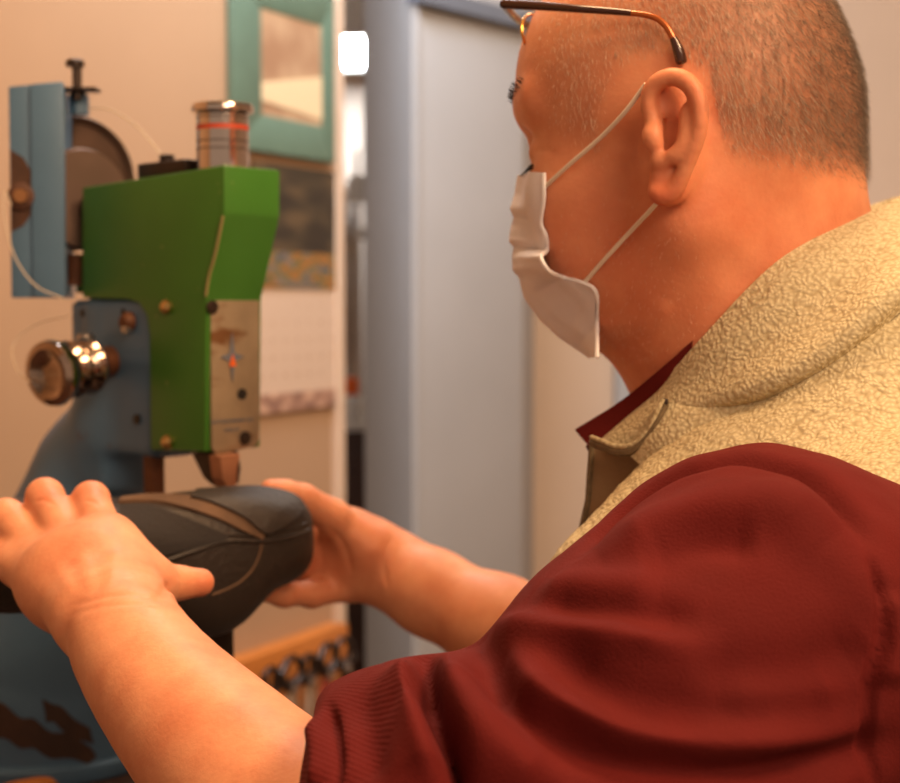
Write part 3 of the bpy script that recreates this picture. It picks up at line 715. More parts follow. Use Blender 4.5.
# ---------------------------------------------------------------- workbench under the machine
bz = zbase-.007
wb = empty('workbench', tuple(W0+WD*-1.2+WN*.32))
def WB(s_, n_, z_): return W0+WD*s_+WN*n_+UZ*z_
MB().box(WB(-1.22, .325, bz-.02), (.52, .315, .02), [WD, -WN, UZ], .004).build('top', M['darkwood'], wb)
for sx in (-1, 1):
    for sy in (-1, 1): MB().box(WB(-1.22+sx*.47, .325+sy*.27, (bz-.04)/2), (.03, .03, (bz-.04)/2), [WD, -WN, UZ], .003).build('leg', M['darkwood'], wb)
tag(wb, 'dark cluttered workbench carrying the patching machine', 'workbench')
p = on_plane(14, 757, (0, 0, bz+.012), (0, 0, 1))
tag(MB().lathe([(.001, 0), (.012, 0), (.015, .006), (.015, .02), (.011, .026), (.001, .026)], (p[0], p[1], bz), UZ, 24).build('bottlecap', M['orange']), 'small round orange spool lying on the dark bench', 'bottlecap')  # round orange knob-like cap, not identified further
for (ua, va, ub, vb, nm, lb) in ((0, 779, 26, 771, 'awl', 'thin awl with a pale shaft lying on the bench'), (60, 779, 96, 770, 'screwdriver', 'small screwdriver lying beside the machine foot')):
    a = on_plane(ua, va, (0, 0, bz+.006), UZ); bq = on_plane(ub, vb, (0, 0, bz+.006), UZ); d_ = nrm(bq-a)
    e = empty(nm, tuple(a)); MB().tube([a, bq], .0022, 8).build('shaft', M['steel'], e); MB().tube([a-d_*.06, a-d_*.04, a], [.006, .0075, .005], 10).build('handle', M['wood'], e)
    tag(e, lb, nm)
# ================================================================ shoe held under the needle
def shoe():
    root = empty('shoe', tuple(P(150, 560, 1.05)))
    # stations along the shoe: (u, top v, bottom v, depth of the axis, half thickness)
    st = [(-70, 520, 590, .955, .026), (-40, 505, 606, .965, .034), (0, 500, 612, .98, .038), (50, 498, 608, .995, .040), (100, 498, 606, 1.01, .041), (150, 497, 618, 1.03, .042),
          (190, 492, 636, 1.045, .042), (225, 489, 626, 1.06, .042), (258, 487, 592, 1.075, .040), (282, 491, 580, 1.085, .036), (294, 498, 570, 1.092, .031), (299, 509, 560, 1.095, .022)]
    A = cat_rom([list(P(u, (t+b)/2, d))+[(b-t)/2*d/FPX, h] for u, t, b, d, h in st], 60)
    ax = nrm(A[-1, :3]-A[0, :3]); side = nrm(np.cross(UZ, ax)); side = -side if side[1] > 0 else side   # towards the camera
    up = np.array([0, 0, 1.])
    n = 48; V = []
    def sec(a, k, off=0.0):
        th = 2*math.pi*k/n; c, s_ = math.cos(th), math.sin(th); e = .72
        x = math.copysign(abs(c)**e, c); y = math.copysign(abs(s_)**e, s_)
        return a[:3]+side*(x*(a[4]+off))+up*(y*(a[3]+off))
    for a in A:
        for k in range(n): V.append(sec(a, k))
    m = len(A); F = [[i*n+k, i*n+(k+1) % n, (i+1)*n+(k+1) % n, (i+1)*n+k] for i in range(m-1) for k in range(n)]
    F += [list(range(n))[::-1], list(range((m-1)*n, m*n))]
    up_ = MB().put(V, F).build('upper', M['leather'], root)
    bv = BVHTree.FromPolygons([Vector(v) for v in V], F)
    def hit(u, v, lift=0.0):
        r = nrm(ray(u, v)); h = bv.ray_cast(Vector(CO), Vector(r))
        if h[0] is None:
            h = bv.find_nearest(Vector(P(u, v, 1.05)))
        return np.array(h[0])-r*lift, h
    def seam(pts, r, mt, nm, lift=.0):
        q = [hit(u, v, lift)[0] for u, v in pts]; return MB().tube(cat_rom(q, 36), r, 8).build(nm, mt, root)
    seam([(100, 573), (150, 565), (190, 552), (226, 541), (262, 541), (290, 537), (309, 531)], .0022, M['leather'], 'welt')
    seam([(100, 566), (150, 557), (190, 545), (226, 535), (262, 535), (306, 524)], .0014, M['leather'], 'piping')
    seam([(262, 543), (259, 556), (252, 570), (240, 582), (225, 590), (212, 595)], .0009, M['suede'], 'stitching')
    # worn brown flap lying along the top and the padded toe block
    def patch(rows, th, mt, nm, lift):
        R = [[hit(u, v, lift)[0] for u, v in r] for r in rows]
        return sheet_obj(nm, R, 26, 10, th, mt, root)
    patch([[(118, 503), (150, 502), (182, 508), (214, 518), (240, 530), (262, 540)], [(120, 501), (152, 498), (186, 502), (216, 508), (244, 520), (263, 538)], [(121, 499), (152, 496), (186, 497), (218, 501), (250, 512), (264, 536)]], .004, M['suede'], 'lining_flap', .001)
    patch([[(190, 500), (214, 506), (240, 517), (258, 530), (266, 535)], [(194, 496), (222, 498), (252, 503), (276, 512), (292, 521)], [(197, 493), (226, 491), (262, 490), (292, 497), (304, 508)]], .007, M['leather'], 'tongue', .002)
    patch([[(120, 506), (150, 507), (180, 516), (205, 526), (228, 536)], [(116, 530), (140, 534), (170, 540), (198, 541), (226, 540)], [(112, 560), (135, 560), (160, 556), (190, 549), (224, 541)]], .003, mat('dull_black_mesh', srgb(38, 34, 35), .85, bump=.4, bscale=500), 'side_panel', .001)
    tag(root, 'black leather shoe held in both hands under the machine needle', 'shoe')
shoe()

# ================================================================ the man
person = empty('person', (.34, .98, 0))
tag(person, 'man in maroon shirt and cream fleece vest bending over the sewing machine', 'person')
def PR(u, v, d, r): return (P(u, v, d), r)
yaw, pit = math.radians(24), math.radians(9)
FT0, LT0 = np.array([-math.cos(math.radians(13)), math.sin(math.radians(13)), 0]), np.array([-math.sin(math.radians(13)), -math.cos(math.radians(13)), 0])
F0 = np.array([-math.cos(yaw), math.sin(yaw), 0]); L0 = np.array([-math.sin(yaw), -math.cos(yaw), 0])
HF = F0*math.cos(pit)-UZ*math.sin(pit); HU = UZ*math.cos(pit)+F0*math.sin(pit); HL = L0
HR = np.array([HF, HL, HU])
HC = P(688, 86, .865); HS = .93
def H(a, l, c): return HC+(HF*a+HL*l+HU*c)*HS
def hell(c, r, rot=None): return ell(H(*c), np.array(r)*HS, HR if rot is None else rot @ HR)
def rotl(deg):   # rotation about the left axis (profile plane)
    t = math.radians(deg); return np.array([[math.cos(t), 0, math.sin(t)], [0, 1, 0], [-math.sin(t), 0, math.cos(t)]])
B = SDF()
B.add(hell((.001, 0, .012), (.096, .079, .094)), .001)
B.add(hell((-.014, 0, -.022), (.080, .070, .060)), .02)
B.add(hell((.046, 0, .005), (.057, .066, .062)), .03)
B.add(hell((.047, 0, -.055), (.050, .058, .075)), .02)
B.add([seg(H(.000, sg*.052, -.088), H(.072, sg*.016, -.134), .020, .014) for sg in (1, -1)], .02)
B.add(seg(H(.02, 0, -.09), H(.062, 0, -.127), .03, .018), .02)
B.add(seg(H(-.008, .056, -.05), H(-.002, .054, -.086), .018, .02), .015)
B.add(seg(H(-.008, -.056, -.05), H(-.002, -.054, -.086), .018, .02), .015)
B.add([hell((.066, sg*.037, -.058), (.034, .025, .034)) for sg in (1, -1)], .015)
B.add([hell((.068, sg*.030, -.092), (.028, .024, .028)) for sg in (1, -1)], .015)
B.add([seg(H(.096, sg*.020, .004), H(.080, sg*.052, .002), .0085, .009) for sg in (1, -1)], .012)
B.add(seg(H(.094, 0, -.022), H(.107, 0, -.054), .008, .010), .012)
B.add([hell((.101, sg*.010, -.058), (.010, .008, .008)) for sg in (1, -1)], .006)
B.sub([hell((.101, sg*.033, -.026), (.014, .018, .012)) for sg in (1, -1)], .010)
B.add([hell((.083, sg*.033, -.028), (.014, .016, .013)) for sg in (1, -1)], .004)
B.add([hell((.094, 0, -.090), (.012, .022, .007)), hell((.092, 0, -.102), (.012, .020, .007))], .006)
B.add(hell((.080, 0, -.131), (.020, .020, .016)), .012)
# neck and nape
B.add(seg(P(706, 140, .89), P(796, 400, .93), .060, .072), .05)
B.add(seg(P(752, 110, .885), P(772, 330, .93), .047, .056), .04)
B.add(seg(P(692, 300, .88), P(748, 420, .90), .035, .05), .035)
B.add(seg(P(726, 190, .868), P(776, 385, .895), .055, .070), .035)
B.add(seg(P(688, 275, .868), P(755, 385, .89), .043, .052), .035)
# trunk hidden in the clothes, so the figure is one surface
NB = P(800, 430, .93)
def T(a, l, c): return NB+FT0*a+LT0*l+UZ*c
B.add(seg(T(-.01, .12, -.06), T(-.01, -.12, -.06), .06), .03)
B.add(seg(T(-.01, .0, -.10), T(-.03, 0, -.45), .11), .04)
# left arm (near the camera)
SHL = P(880, 600, .70)
B.add(chain([(T(-.01, .1, -.06), .055), (P(885, 690, .70), .055), PR(450, 880, .60, .045)]), .02)
def fl(u, v, d, r): return PR(u, v, d, r)
fa_ = cat_rom([list(P(*q[:3]))+[q[3]] for q in ((450, 885, .60, .046), (325, 850, .66, .0440), (223, 757, .715, .0378), (155, 681, .76, .0318), (118, 624, .80, .0280))], 13)
B.add(chain([(q[:3], q[3]) for q in fa_]), .008)
# left hand
wr = P(113, 612, .805)
mcp = {'i': P(107, 548, .862), 'm': P(75, 553, .872), 'r': P(46, 562, .880), 'p': P(22, 566, .884)}
back = nrm(-ray(80, 560)+UZ*.35)                                     # outward from the back of the hand
def flatseg(a, b, ra, rb, n_, fs): return seg(a, b, ra, rb, n_, fs)
B.add([flatseg(wr+np.array([.010, 0, 0]), mcp['i'], .021, .0155, back, .8), flatseg(wr, mcp['m'], .022, .0155, back, .8),
       flatseg(wr-np.array([.008, 0, 0]), mcp['r'], .020, .0145, back, .8), flatseg(wr-np.array([.014, 0, -.0]), mcp['p'], .018, .0135, back, .8)], .012)
B.add(ell(P(86, 582, .85), (.033, .024, .032)), .02)
fing = [('i', (91, 500, .908), (95, 506, .945), (100, 520, .962), .0106), ('m', (45, 497, .918), (50, 502, .962), (54, 518, .980), .0109),
        ('r', (6, 517, .918), (14, 520, .958), (20, 536, .972), .0106), ('p', (-26, 552, .910), (-26, 556, .938), (-20, 566, .950), .0094)]
for k, a, b_, c_, r in fing:
    B.add(seg(mcp[k], P(*a), r*1.22, r*1.03), .006)
    B.add(seg(P(*a), P(*b_), r*1.03, r*.9), .004)
    B.add(seg(P(*b_), P(*c_), r*.9, r*.8), .003)
for k in 'imr': B.add(ell(mcp[k]+back*.006, (.009, .009, .008)), .012)
B.add(seg(P(124, 602, .825), P(150, 585, .852), .018, .0130), .014)
B.add(seg(P(150, 585, .852), P(178, 583, .868), .0112, .0096), .006)
B.add(seg(P(178, 583, .868), P(200, 582.5, .874), .0096, .0084), .004)
B.add(seg(P(110, 540, .868), P(146, 582, .852), .009, .009), .018)
# right arm (beyond the shoe)
SHR = T(-.01, -.19, -.11)
B.add(chain([(T(-.01, -.1, -.05), .06), (SHR, .055), PR(690, 760, 1.03, .045)]), .02)
B.add(chain([PR(690, 760, 1.03, .045), PR(600, 700, 1.06, .041), PR(500, 628, 1.10, .036), PR(430, 592, 1.125, .030), PR(388, 570, 1.14, .0275)], AF, .85), .015)
rp = lambda u, v, d, r: PR(u, v, d, r)
B.add(seg(P(388, 566, 1.14), P(345, 545, 1.15), .027, .030, AF, .75), .014)
B.add(seg(P(350, 560, 1.145), P(322, 560, 1.15), .027, .022, AF, .75), .014)
B.add(seg(P(365, 545, 1.13), P(330, 516, 1.12), .020, .0125), .014)
B.add(chain([PR(333, 517, 1.115, .0135), PR(303, 499, 1.10, .0105), PR(285, 494, 1.09, .0095), PR(271, 490, 1.085, .0080)]), .006)
# far hand: index, middle and ring go round behind the shoe, the little finger shows below it
for pts in ([(335, 535, 1.165, .013), (318, 520, 1.19, .0105), (280, 515, 1.185, .009), (262, 515, 1.17, .008)],
            [(330, 555, 1.165, .013), (310, 545, 1.19, .0108), (270, 543, 1.18, .0095), (250, 545, 1.165, .0083)],
            [(328, 572, 1.160, .013), (305, 570, 1.18, .0105), (265, 572, 1.165, .0092), (245, 573, 1.15, .008)],
            [(345, 585, 1.145, .013), (312, 594, 1.125, .0095), (284, 594, 1.100, .0088), (263, 591, 1.090, .0080)]):
    B.add(chain([PR(*q) for q in pts]), .007)
# ear
def er(pts, r, k=.004): B.add(chain([(P(u, v, d), r*q) for u, v, d, q in cat_rom(pts, len(pts)*2-1)]), k)
B.add(ell(P(678, 138, .789), (.0155, .0045, .033), np.array([nrm([1, .28, 0]), nrm([-.28, 1, 0]), [0, 0, 1]])), .004)
B.add(ell(P(668, 182, .790), (.0095, .006, .013)), .006)
B.sub(ell(P(667, 138, .782), (.0090, .011, .0145)), .003)
B.sub(ell(P(666, 103, .779), (.0085, .007, .0125), np.array([nrm([1, 0, -.35]), [0, 1, 0], nrm([.35, 0, 1])])), .003)
er([(656, 128, .787, .9), (648, 108, .786, 1), (650, 90, .783, 1.0), (662, 79, .779, 1.1), (678, 77, .775, 1.15), (691, 86, .772, 1.2), (699, 103, .771, 1.2), (700, 125, .772, 1.15), (694, 148, .775, 1.05), (685, 170, .779, 1.0), (676, 188, .783, 1.1), (664, 197, .786, 1.1), (654, 192, .788, 1.0)], .0031)
er([(686, 108, .777, 1.0), (686, 125, .777, 1.1), (684, 142, .777, 1.1), (677, 154, .779, 1.1), (668, 158, .781, 1)], .0027)
er([(656, 146, .784, 1.2), (652, 136, .784, 1.25), (655, 126, .786, .9)], .0033)
er([(657, 160, .784, 1), (663, 163, .784, 1)], .0028)
B.add(ell(P(680, 150, .800), (.012, .014, .026)), .004)
V, F = B.mesh(P(-60, 470, 1.0)*0+np.array([-.42, .52, .78]), np.array([.50, 1.32, 1.66]), .0016)
V = relax(V, F, 1, .4)
wt = np.exp(-(np.linalg.norm(V-P(732, 225, .815), axis=1)/.04)**4)*(1-np.exp(-(np.linalg.norm(V-P(676, 140, .778), axis=1)/.034)**6))
wt = np.where(wt > .02, wt, 0)
ix_ = np.where(np.linalg.norm(V-P(732, 225, .815), axis=1) < .07)[0]; sub = np.isin(F, ix_).all(1); Fs = F[sub]
for _ in range(40): V = V+(relax(V, Fs, 1, .6)-V)*wt[:, None]
N = normals(V, F)
E2 = (np.linalg.norm(V-P(678, 138, .78), axis=1) < .045)
# small creases: list of image strokes laid on the surface
bv = BVHTree.FromPolygons([Vector(v) for v in V], [list(map(int, f)) for f in F])
def hit(bv_, u, v, lift=0.0, dflt=None):
    r = nrm(ray(u, v)); h = bv_.ray_cast(Vector(CO), Vector(r))
    if h[0] is None: return None if dflt is None else P(u, v, dflt)
    return np.array(h[0])-r*lift
def strokes(V, N, bv_, L, dflt=None):
    D = np.zeros(len(V)); amp_t = np.zeros(len(V))
    for pts, amp, wd in L:
        q = [hit(bv_, u, v, 0, dflt) for u, v in cat_rom(pts, max(6, len(pts)*4))]; q = np.array([x for x in q if x is not None])
        if len(q) < 2: continue
        lo, hi = q.min(0)-wd*3, q.max(0)+wd*3; ix = np.where(((V > lo) & (V < hi)).all(1))[0]
        if not len(ix): continue
        X = V[ix]; best = np.full(len(ix), 9.); tt = np.zeros(len(ix)); n = len(q)-1
        for i in range(n):
            a, b_ = q[i], q[i+1]; ab = b_-a; t = np.clip((X-a)@ab/max(ab@ab, 1e-12), 0, 1); d = np.linalg.norm(X-a-t[:, None]*ab, axis=1)
            m = d < best; best[m] = d[m]; tt[m] = (i+t[m])/n
        fade = np.clip(np.minimum(tt, 1-tt)*5+.15, 0, 1)
        D[ix] += amp*fade*np.exp(-(best/wd)**2)
    return V+N*D[:, None]
V = strokes(V, N, bv, [
    ([(68, 607), (100, 598), (130, 594), (158, 600)], -.0007, .0022), ([(70, 615), (105, 606), (140, 604), (170, 608)], -.0005, .002),
    ([(120, 545), (112, 572), (104, 600)], .0006, .004), ([(82, 550), (86, 572), (92, 590)], .0006, .004), ([(54, 560), (66, 580), (76, 592)], .0005, .004),
    ([(102, 548), (98, 575), (100, 595)], -.0004, .005), ([(66, 556), (74, 575), (82, 590)], -.0004, .005),
    ([(176, 572), (180, 582), (178, 594)], -.0006, .0012), ([(84, 500), (94, 502), (102, 508)], -.0006, .0012), ([(34, 502), (44, 500), (56, 506)], -.0006, .0012),
    ([(170, 585), (163, 592), (158, 603)], -.0018, .003),
    ([(640, 125), (637, 150), (640, 175)], -.0006, .0015), ([(632, 118), (629, 150), (631, 170)], -.0004, .0015),
    ([(330, 528), (345, 548), (352, 575)], -.0016, .003), ([(392, 535), (384, 560), (388, 590)], -.0010, .002), ([(318, 530), (322, 560), (318, 580)], -.001, .003),
    ([(528, 152), (545, 150), (560, 156)], -.0006, .0015), ([(640, 360), (655, 330), (668, 300)], .0010, .006),
    ([(700, 240), (760, 290), (800, 300)], -.0010, .010)], None)
N = normals(V, F)
bodym = mesh_obj('body', V, F, M['skin'])
LC = (V-HC)@HR.T                                                       # head coordinates
a_, l_, c_ = LC[:, 0], LC[:, 1], LC[:, 2]
def sm(x, lo, hi): t = np.clip((x-lo)/(hi-lo), 0, 1); return t*t*(3-2*t)
def scalp(a_, l_, c_):
    # lower hairline rises from the nape to the temple
    base = np.interp(a_, [-.11, -.06, -.03, .0, .03, .08], [-.075, -.062, -.05, -.045, -.045, -.02])
    low = sm(c_-base, -.008, .022)
    side = sm(-a_, -.078, -.045)
    crown = sm(np.abs(l_)/.08+(-a_-.02)*6, .10, .55)
    ear = sm(np.sqrt((a_+.0)**2+(c_+.035)**2*.6), .030, .042)
    dens = .30+.70*sm(-a_, -.03, .05)
    return low*side*dens*np.where((a_ > -.03), ear, 1)*(.35+.65*crown)
stub = np.where(np.linalg.norm(LC, axis=1) < .16, scalp(a_, l_, c_), 0)
me = bodym.data
at = me.attributes.new('stubble', 'FLOAT', 'POINT'); at.data.foreach_set('value', (stub*.48).astype(np.float32))
rud = np.zeros(len(V))
for (c, r_, k) in ((P(685, 100, .775), .022, .35), (P(664, 195, .786), .012, .5), (P(590, 230, .82), .04, .25), (P(690, 280, .83), .07, .35), (P(208, 583, .87), .012, .5), (P(92, 492, .9), .012, .4), (P(45, 490, .9), .012, .4), (P(330, 560, 1.13), .04, .4), (mcp['m'], .02, .25)):
    rud += k*np.exp(-(np.linalg.norm(V-c, axis=1)/r_)**2)
at = me.attributes.new('ruddy', 'FLOAT', 'POINT'); at.data.foreach_set('value', np.clip(rud, 0, 1).astype(np.float32))
world_child(bodym, person)
bv = BVHTree.FromPolygons([Vector(v) for v in V], [list(map(int, f)) for f in F])
def bh(u, v, lift=0.0, d=.85): return hit(bv, u, v, lift, d)

# hair: short tapered strands rooted in the scalp, plus beard stubble
cen = V[F].mean(1); fn = normals(V, F)[F[:, 0]]; fc_ = (cen-HC)@HR.T
on = np.linalg.norm(fc_, axis=1) < .165
dens = np.where(on, scalp(fc_[:, 0], fc_[:, 1], fc_[:, 2]), 0)
earm = np.linalg.norm((cen-P(676, 138, .776))/np.array([.020, .016, .040]), axis=1) < 1; dens[earm] = 0
def strands(idx, ln, rad, down, tint):
    n = len(idx); j = (RNG.random((n, 3))-.5)*.0016; r0 = cen[idx]+j-fn[idx]*.0004
    dr = fn[idx]*.42+down+(RNG.random((n, 3))-.5)*.45; dr -= fn[idx]*np.minimum(0, (dr*fn[idx]).sum(1)-.25)[:, None]; dr /= np.linalg.norm(dr, axis=1)[:, None]
    L_ = ln*(.6+.8*RNG.random(n))[:, None]
    x = np.cross(dr, RNG.random((n, 3))-.5); x /= np.linalg.norm(x, axis=1)[:, None]; y = np.cross(dr, x)
    mid = r0+dr*L_*.55; tip = r0+dr*L_-fn[idx]*L_*.12
    VV = np.stack([r0+x*rad, r0-x*rad*.5+y*rad*.87, r0-x*rad*.5-y*rad*.87, mid+x*rad*.8, mid-x*rad*.4+y*rad*.7, mid-x*rad*.4-y*rad*.7, tip], 1)
    T_ = np.repeat(tint[:, None], 7, 1)
    q = np.array([[0, 1, 4, 3], [1, 2, 5, 4], [2, 0, 3, 5]]); t = np.array([[3, 4, 6, 6], [4, 5, 6, 6], [5, 3, 6, 6]])
    return VV, T_
NS = 42000
pr = dens/dens.sum(); ix = RNG.choice(len(F), NS, p=pr)
ac = fc_[ix, 0]; dark = sm(-ac, .02, .095)
tint = np.clip(.88-.34*dark-.30*sm(-ac, .06, .10)+RNG.normal(0, .20, NS), 0, 1)
VV, TT = strands(ix, .0062*(.45+.55*np.clip(dens[ix]*2, 0, 1))[:, None], .00007, -HU*.75-HF*.15, tint)
# beard stubble on the jaw
bd = np.where(on & (fc_[:, 0] > -.01) & (fc_[:, 2] < -.075) & (np.abs(fc_[:, 1]) > .01), .6, 0)+np.where(on & (fc_[:, 0] > .02) & (fc_[:, 2] < -.055), .3, 0)
ix2 = RNG.choice(len(F), 1400, p=bd/bd.sum())
V2, T2 = strands(ix2, .0032, .00006, -HU*.5-HF*.0, np.clip(RNG.normal(.8, .15, 1400), 0, 1))
VV = np.concatenate([VV, V2]); TT = np.concatenate([TT, T2])
n = len(VV); base = (np.arange(n)*7)[:, None, None]
quads = (np.array([[0, 1, 4, 3], [1, 2, 5, 4], [2, 0, 3, 5]])[None]+base).reshape(-1, 4); tris = (np.array([[3, 4, 6], [4, 5, 6], [5, 3, 6]])[None]+base).reshape(-1, 3)
me = bpy.data.meshes.new('hair'); me.from_pydata(VV.reshape(-1, 3).tolist(), [], quads.tolist()+tris.tolist()); me.shade_smooth(); me.materials.append(M['hair'])
at = me.attributes.new('tint', 'FLOAT', 'POINT'); at.data.foreach_set('value', TT.reshape(-1).astype(np.float32))
hair = bpy.data.objects.new('hair', me); COL.objects.link(hair); world_child(hair, person); tag(hair, 'close-cropped grey hair, darker at the nape')
# eyes and lashes
for sg in (1, -1):
    c = H(.083, sg*.033, -.0285)
    ey = MB().lathe([(.012*math.sin(t), -.012*math.cos(t)) for t in np.linspace(.05, math.pi-.05, 16)], c, nrm(HF-HU*.5), 24).build('eye', M['white'], person)
    m = MB()
    for k in range(14):
        t = (k/13-.5); b0 = H(.098-.012*t*t*4, sg*.033+t*.026, -.034); m.tube([b0, b0+HF*.004-HU*.003+HL*t*.003, b0+HF*.007-HU*.005+HL*t*.006], [.0004, .0003, .0001], 5)
    m.build('eyelashes', M['black'], person)
    m = MB()
    for k in range(70):
        t = random.random()-.5; h = random.random(); b0 = H(.1025-.020*(t+.5*1)**2*(1), sg*(.016+(t+.5)*.036), .008+.006*h)
        h_ = bv.find_nearest(Vector(b0)); q = np.array(h_[0]); nn = np.array(h_[1]); m.tube([q, q+nn*.0018+HU*.001+HL*sg*.003], [.00022, .00008], 4)
    m.build('eyebrow', M['black'], person)
# a mole on the cheek
q = bh(609, 129); MB().put(*[np.array(x) if i == 0 else x for i, x in enumerate(((np.array([q+nrm([math.cos(t)*math.sin(p_), -math.cos(p_), math.sin(t)*math.sin(p_)])*.0013*1 for p_ in (0.01, .8, 1.5) for t in np.linspace(0, 6.283, 9)[:-1]])), [[i*8+k, i*8+(k+1) % 8, (i+1)*8+(k+1) % 8, (i+1)*8+k] for i in range(2) for k in range(8)]))]).build('mole', mat('mole', srgb(110, 70, 55), .6), person)
# thumb nail of the far hand
# ---------------------------------------------------------------- shirt
SH = SDF()
SH.add(seg(T(-.02, .135, -.075), T(-.02, -.135, -.075), .075, .075), .03)
SH.add([seg(T(.0, l, -.12), T(-.02, l*.8, -.46), .125, .115) for l in (-.07, .07)], .05)
SH.add(seg(P(800, 490, .93), P(790, 410, .925), .080, .066), .03)
SH.add(chain([(T(-.01, .1, -.08), .08), PR(885, 690, .70, .085)]), .03)
SH.add(chain([PR(885, 690, .70, .085), PR(765, 652, .668, .085), PR(662, 733, .642, .0765), PR(578, 832, .622, .0715), PR(460, 850, .605, .069)]), .03)
SH.add(chain([PR(455, 855, .605, .067), PR(415, 820, .63, .0615), PR(362, 815, .655, .054)]), .02)
cuff_a = PR(380, 824, .650, .0540); cuff_b = PR(300, 792, .690, .0460)
SH.add(seg(cuff_a[0], cuff_b[0], .0540, .046), .006)
SH.clip(plane(P(319, 750, .66), np.array([-1, .02, .05])), .006)
SH.add(chain([(T(-.01, -.1, -.08), .08), (SHR, .075), PR(690, 775, 1.03, .062)]), .03)
SH.add(seg(P(690, 775, 1.03), P(640, 735, 1.05), .060, .054), .01)
V1, F1 = SH.mesh([-.16, .40, .66], [.62, 1.30, 1.42], .0018)
V1 = relax(V1, F1, 3, .5); N1 = normals(V1, F1); bs_ = BVHTree.FromPolygons([Vector(v) for v in V1], [list(map(int, f)) for f in F1])
V1 = strokes(V1, N1, bs_, [(p_, a_*1.45, w_) for p_, a_, w_ in [
    ([(424, 656), (427, 690), (440, 725), (452, 755), (462, 800)], -.017, .0045),
    ([(440, 650), (455, 690), (478, 730), (510, 765), (550, 800)], .007, .011),
    ([(478, 632), (488, 662), (508, 695), (540, 722), (582, 744), (635, 762), (700, 770), (770, 770), (835, 762), (890, 746)], -.0095, .0070),
    ([(500, 655), (530, 690), (575, 715), (630, 735), (700, 745), (780, 742), (850, 728)], .006, .012),
    ([(482, 624), (520, 628), (560, 630), (620, 634), (700, 648)], .0045, .008),
    ([(548, 640), (575, 668), (625, 700), (690, 716), (760, 718), (820, 712), (870, 700)], -.0055, .010),
    ([(545, 605), (580, 610), (640, 618), (700, 622)], -.003, .008),
    ([(540, 590), (600, 588), (660, 590)], .003, .010),
    ([(581, 552), (600, 526), (632, 498), (665, 476), (692, 465), (738, 456), (779, 462), (816, 480), (853, 520), (868, 556)], -.006, .006),
    ([(600, 560), (660, 528), (720, 508), (780, 506), (830, 540)], .005, .014),
    ([(640, 560), (700, 545), (760, 545)], -.003, .010),
    ([(868, 556), (880, 590), (883, 640), (874, 680), (872, 740), (878, 790)], -.0036, .0024),
    ([(892, 590), (895, 640), (888, 690)], .003, .008),
    ([(690, 665), (760, 675), (830, 665), (868, 640)], -.0035, .010),
    ([(720, 690), (790, 695), (850, 680)], .003, .010),
    ([(326, 702), (333, 730), (337, 760), (336, 800)], -.003, .0025), ([(410, 664), (416, 700), (428, 740), (442, 790)], .005, .006),
    ([(308, 716), (316, 740), (318, 790)], .0025, .004),
    ([(395, 665), (402, 700), (412, 740), (425, 790)], .003, .010), ([(360, 690), (368, 730), (378, 790)], -.0025, .008),
    ([(440, 790), (500, 800), (560, 810)], -.006, .01)]])
ph = np.zeros(len(V1))
axd = nrm(cuff_b[0]-cuff_a[0]); xx = (V1-cuff_b[0])@axd; rr_ = np.linalg.norm(V1-cuff_b[0]-xx[:, None]*axd, axis=1)
m_ = (V1[:, 0] < .01) & (rr_ < .10) & (V1[:, 1] < .9)
side_ = nrm(np.cross(axd, UZ)); upv = np.cross(side_, axd); ang = np.arctan2((V1-cuff_b[0])@upv, -(V1-cuff_b[0])@side_*(1 if side_[1] > 0 else -1))
V1 += (normals(V1, F1)*(np.where(m_, 1, 0)*0.0)[:, None])
# soft irregularity of cloth
def softnoise(X, s, seed):
    r = np.random.default_rng(seed); o = np.zeros(len(X))
    for i in range(7):
        k = r.normal(size=3)*s; o += np.sin(X@k+r.random()*6.28)
    return o/7
V1 += normals(V1, F1)*(.0022*softnoise(V1, 38, 3)+.0010*softnoise(V1, 95, 4)+.0004*softnoise(V1, 240, 5))[:, None]
shirt = mesh_obj('shirt', V1, F1, M['shirt'])
at = shirt.data.attributes.new('rib_angle', 'FLOAT', 'POINT'); at.data.foreach_set('value', ang.astype(np.float32))
rm = m_ & (xx > -.12); at = shirt.data.attributes.new('rib_mask', 'FLOAT', 'POINT'); at.data.foreach_set('value', rm.astype(np.float32))
nt = M['shirt'].node_tree; bs = nt.nodes['Principled BSDF']; a1 = nt.nodes.new('ShaderNodeAttribute'); a1.attribute_name = 'rib_angle'; a2 = nt.nodes.new('ShaderNodeAttribute'); a2.attribute_name = 'rib_mask'
mu = nt.nodes.new('ShaderNodeMath'); mu.operation = 'MULTIPLY'; mu.inputs[1].default_value = 220; nt.links.new(a1.outputs['Fac'], mu.inputs[0])
sn = nt.nodes.new('ShaderNodeMath'); sn.operation = 'SINE'; nt.links.new(mu.outputs[0], sn.inputs[0])
m2 = nt.nodes.new('ShaderNodeMath'); m2.operation = 'MULTIPLY'; nt.links.new(sn.outputs[0], m2.inputs[0]); nt.links.new(a2.outputs['Fac'], m2.inputs[1])
bp = nt.nodes.new('ShaderNodeBump'); bp.inputs['Strength'].default_value = .22; bp.inputs['Distance'].default_value = .0005
nt.links.new(m2.outputs[0], bp.inputs['Height']); nt.links.new(bs.inputs['Normal'].links[0].from_socket, bp.inputs['Normal']); nt.links.new(bp.outputs[0], bs.inputs['Normal']); world_child(shirt, person)
bs_ = BVHTree.FromPolygons([Vector(v) for v in V1], [list(map(int, f)) for f in F1])
# seam piping where the sleeve is set in, cuff hem
q = [hit(bs_, u, v, -.0002, .65) for u, v in ((868, 556), (880, 590), (883, 640), (874, 680), (872, 740))]
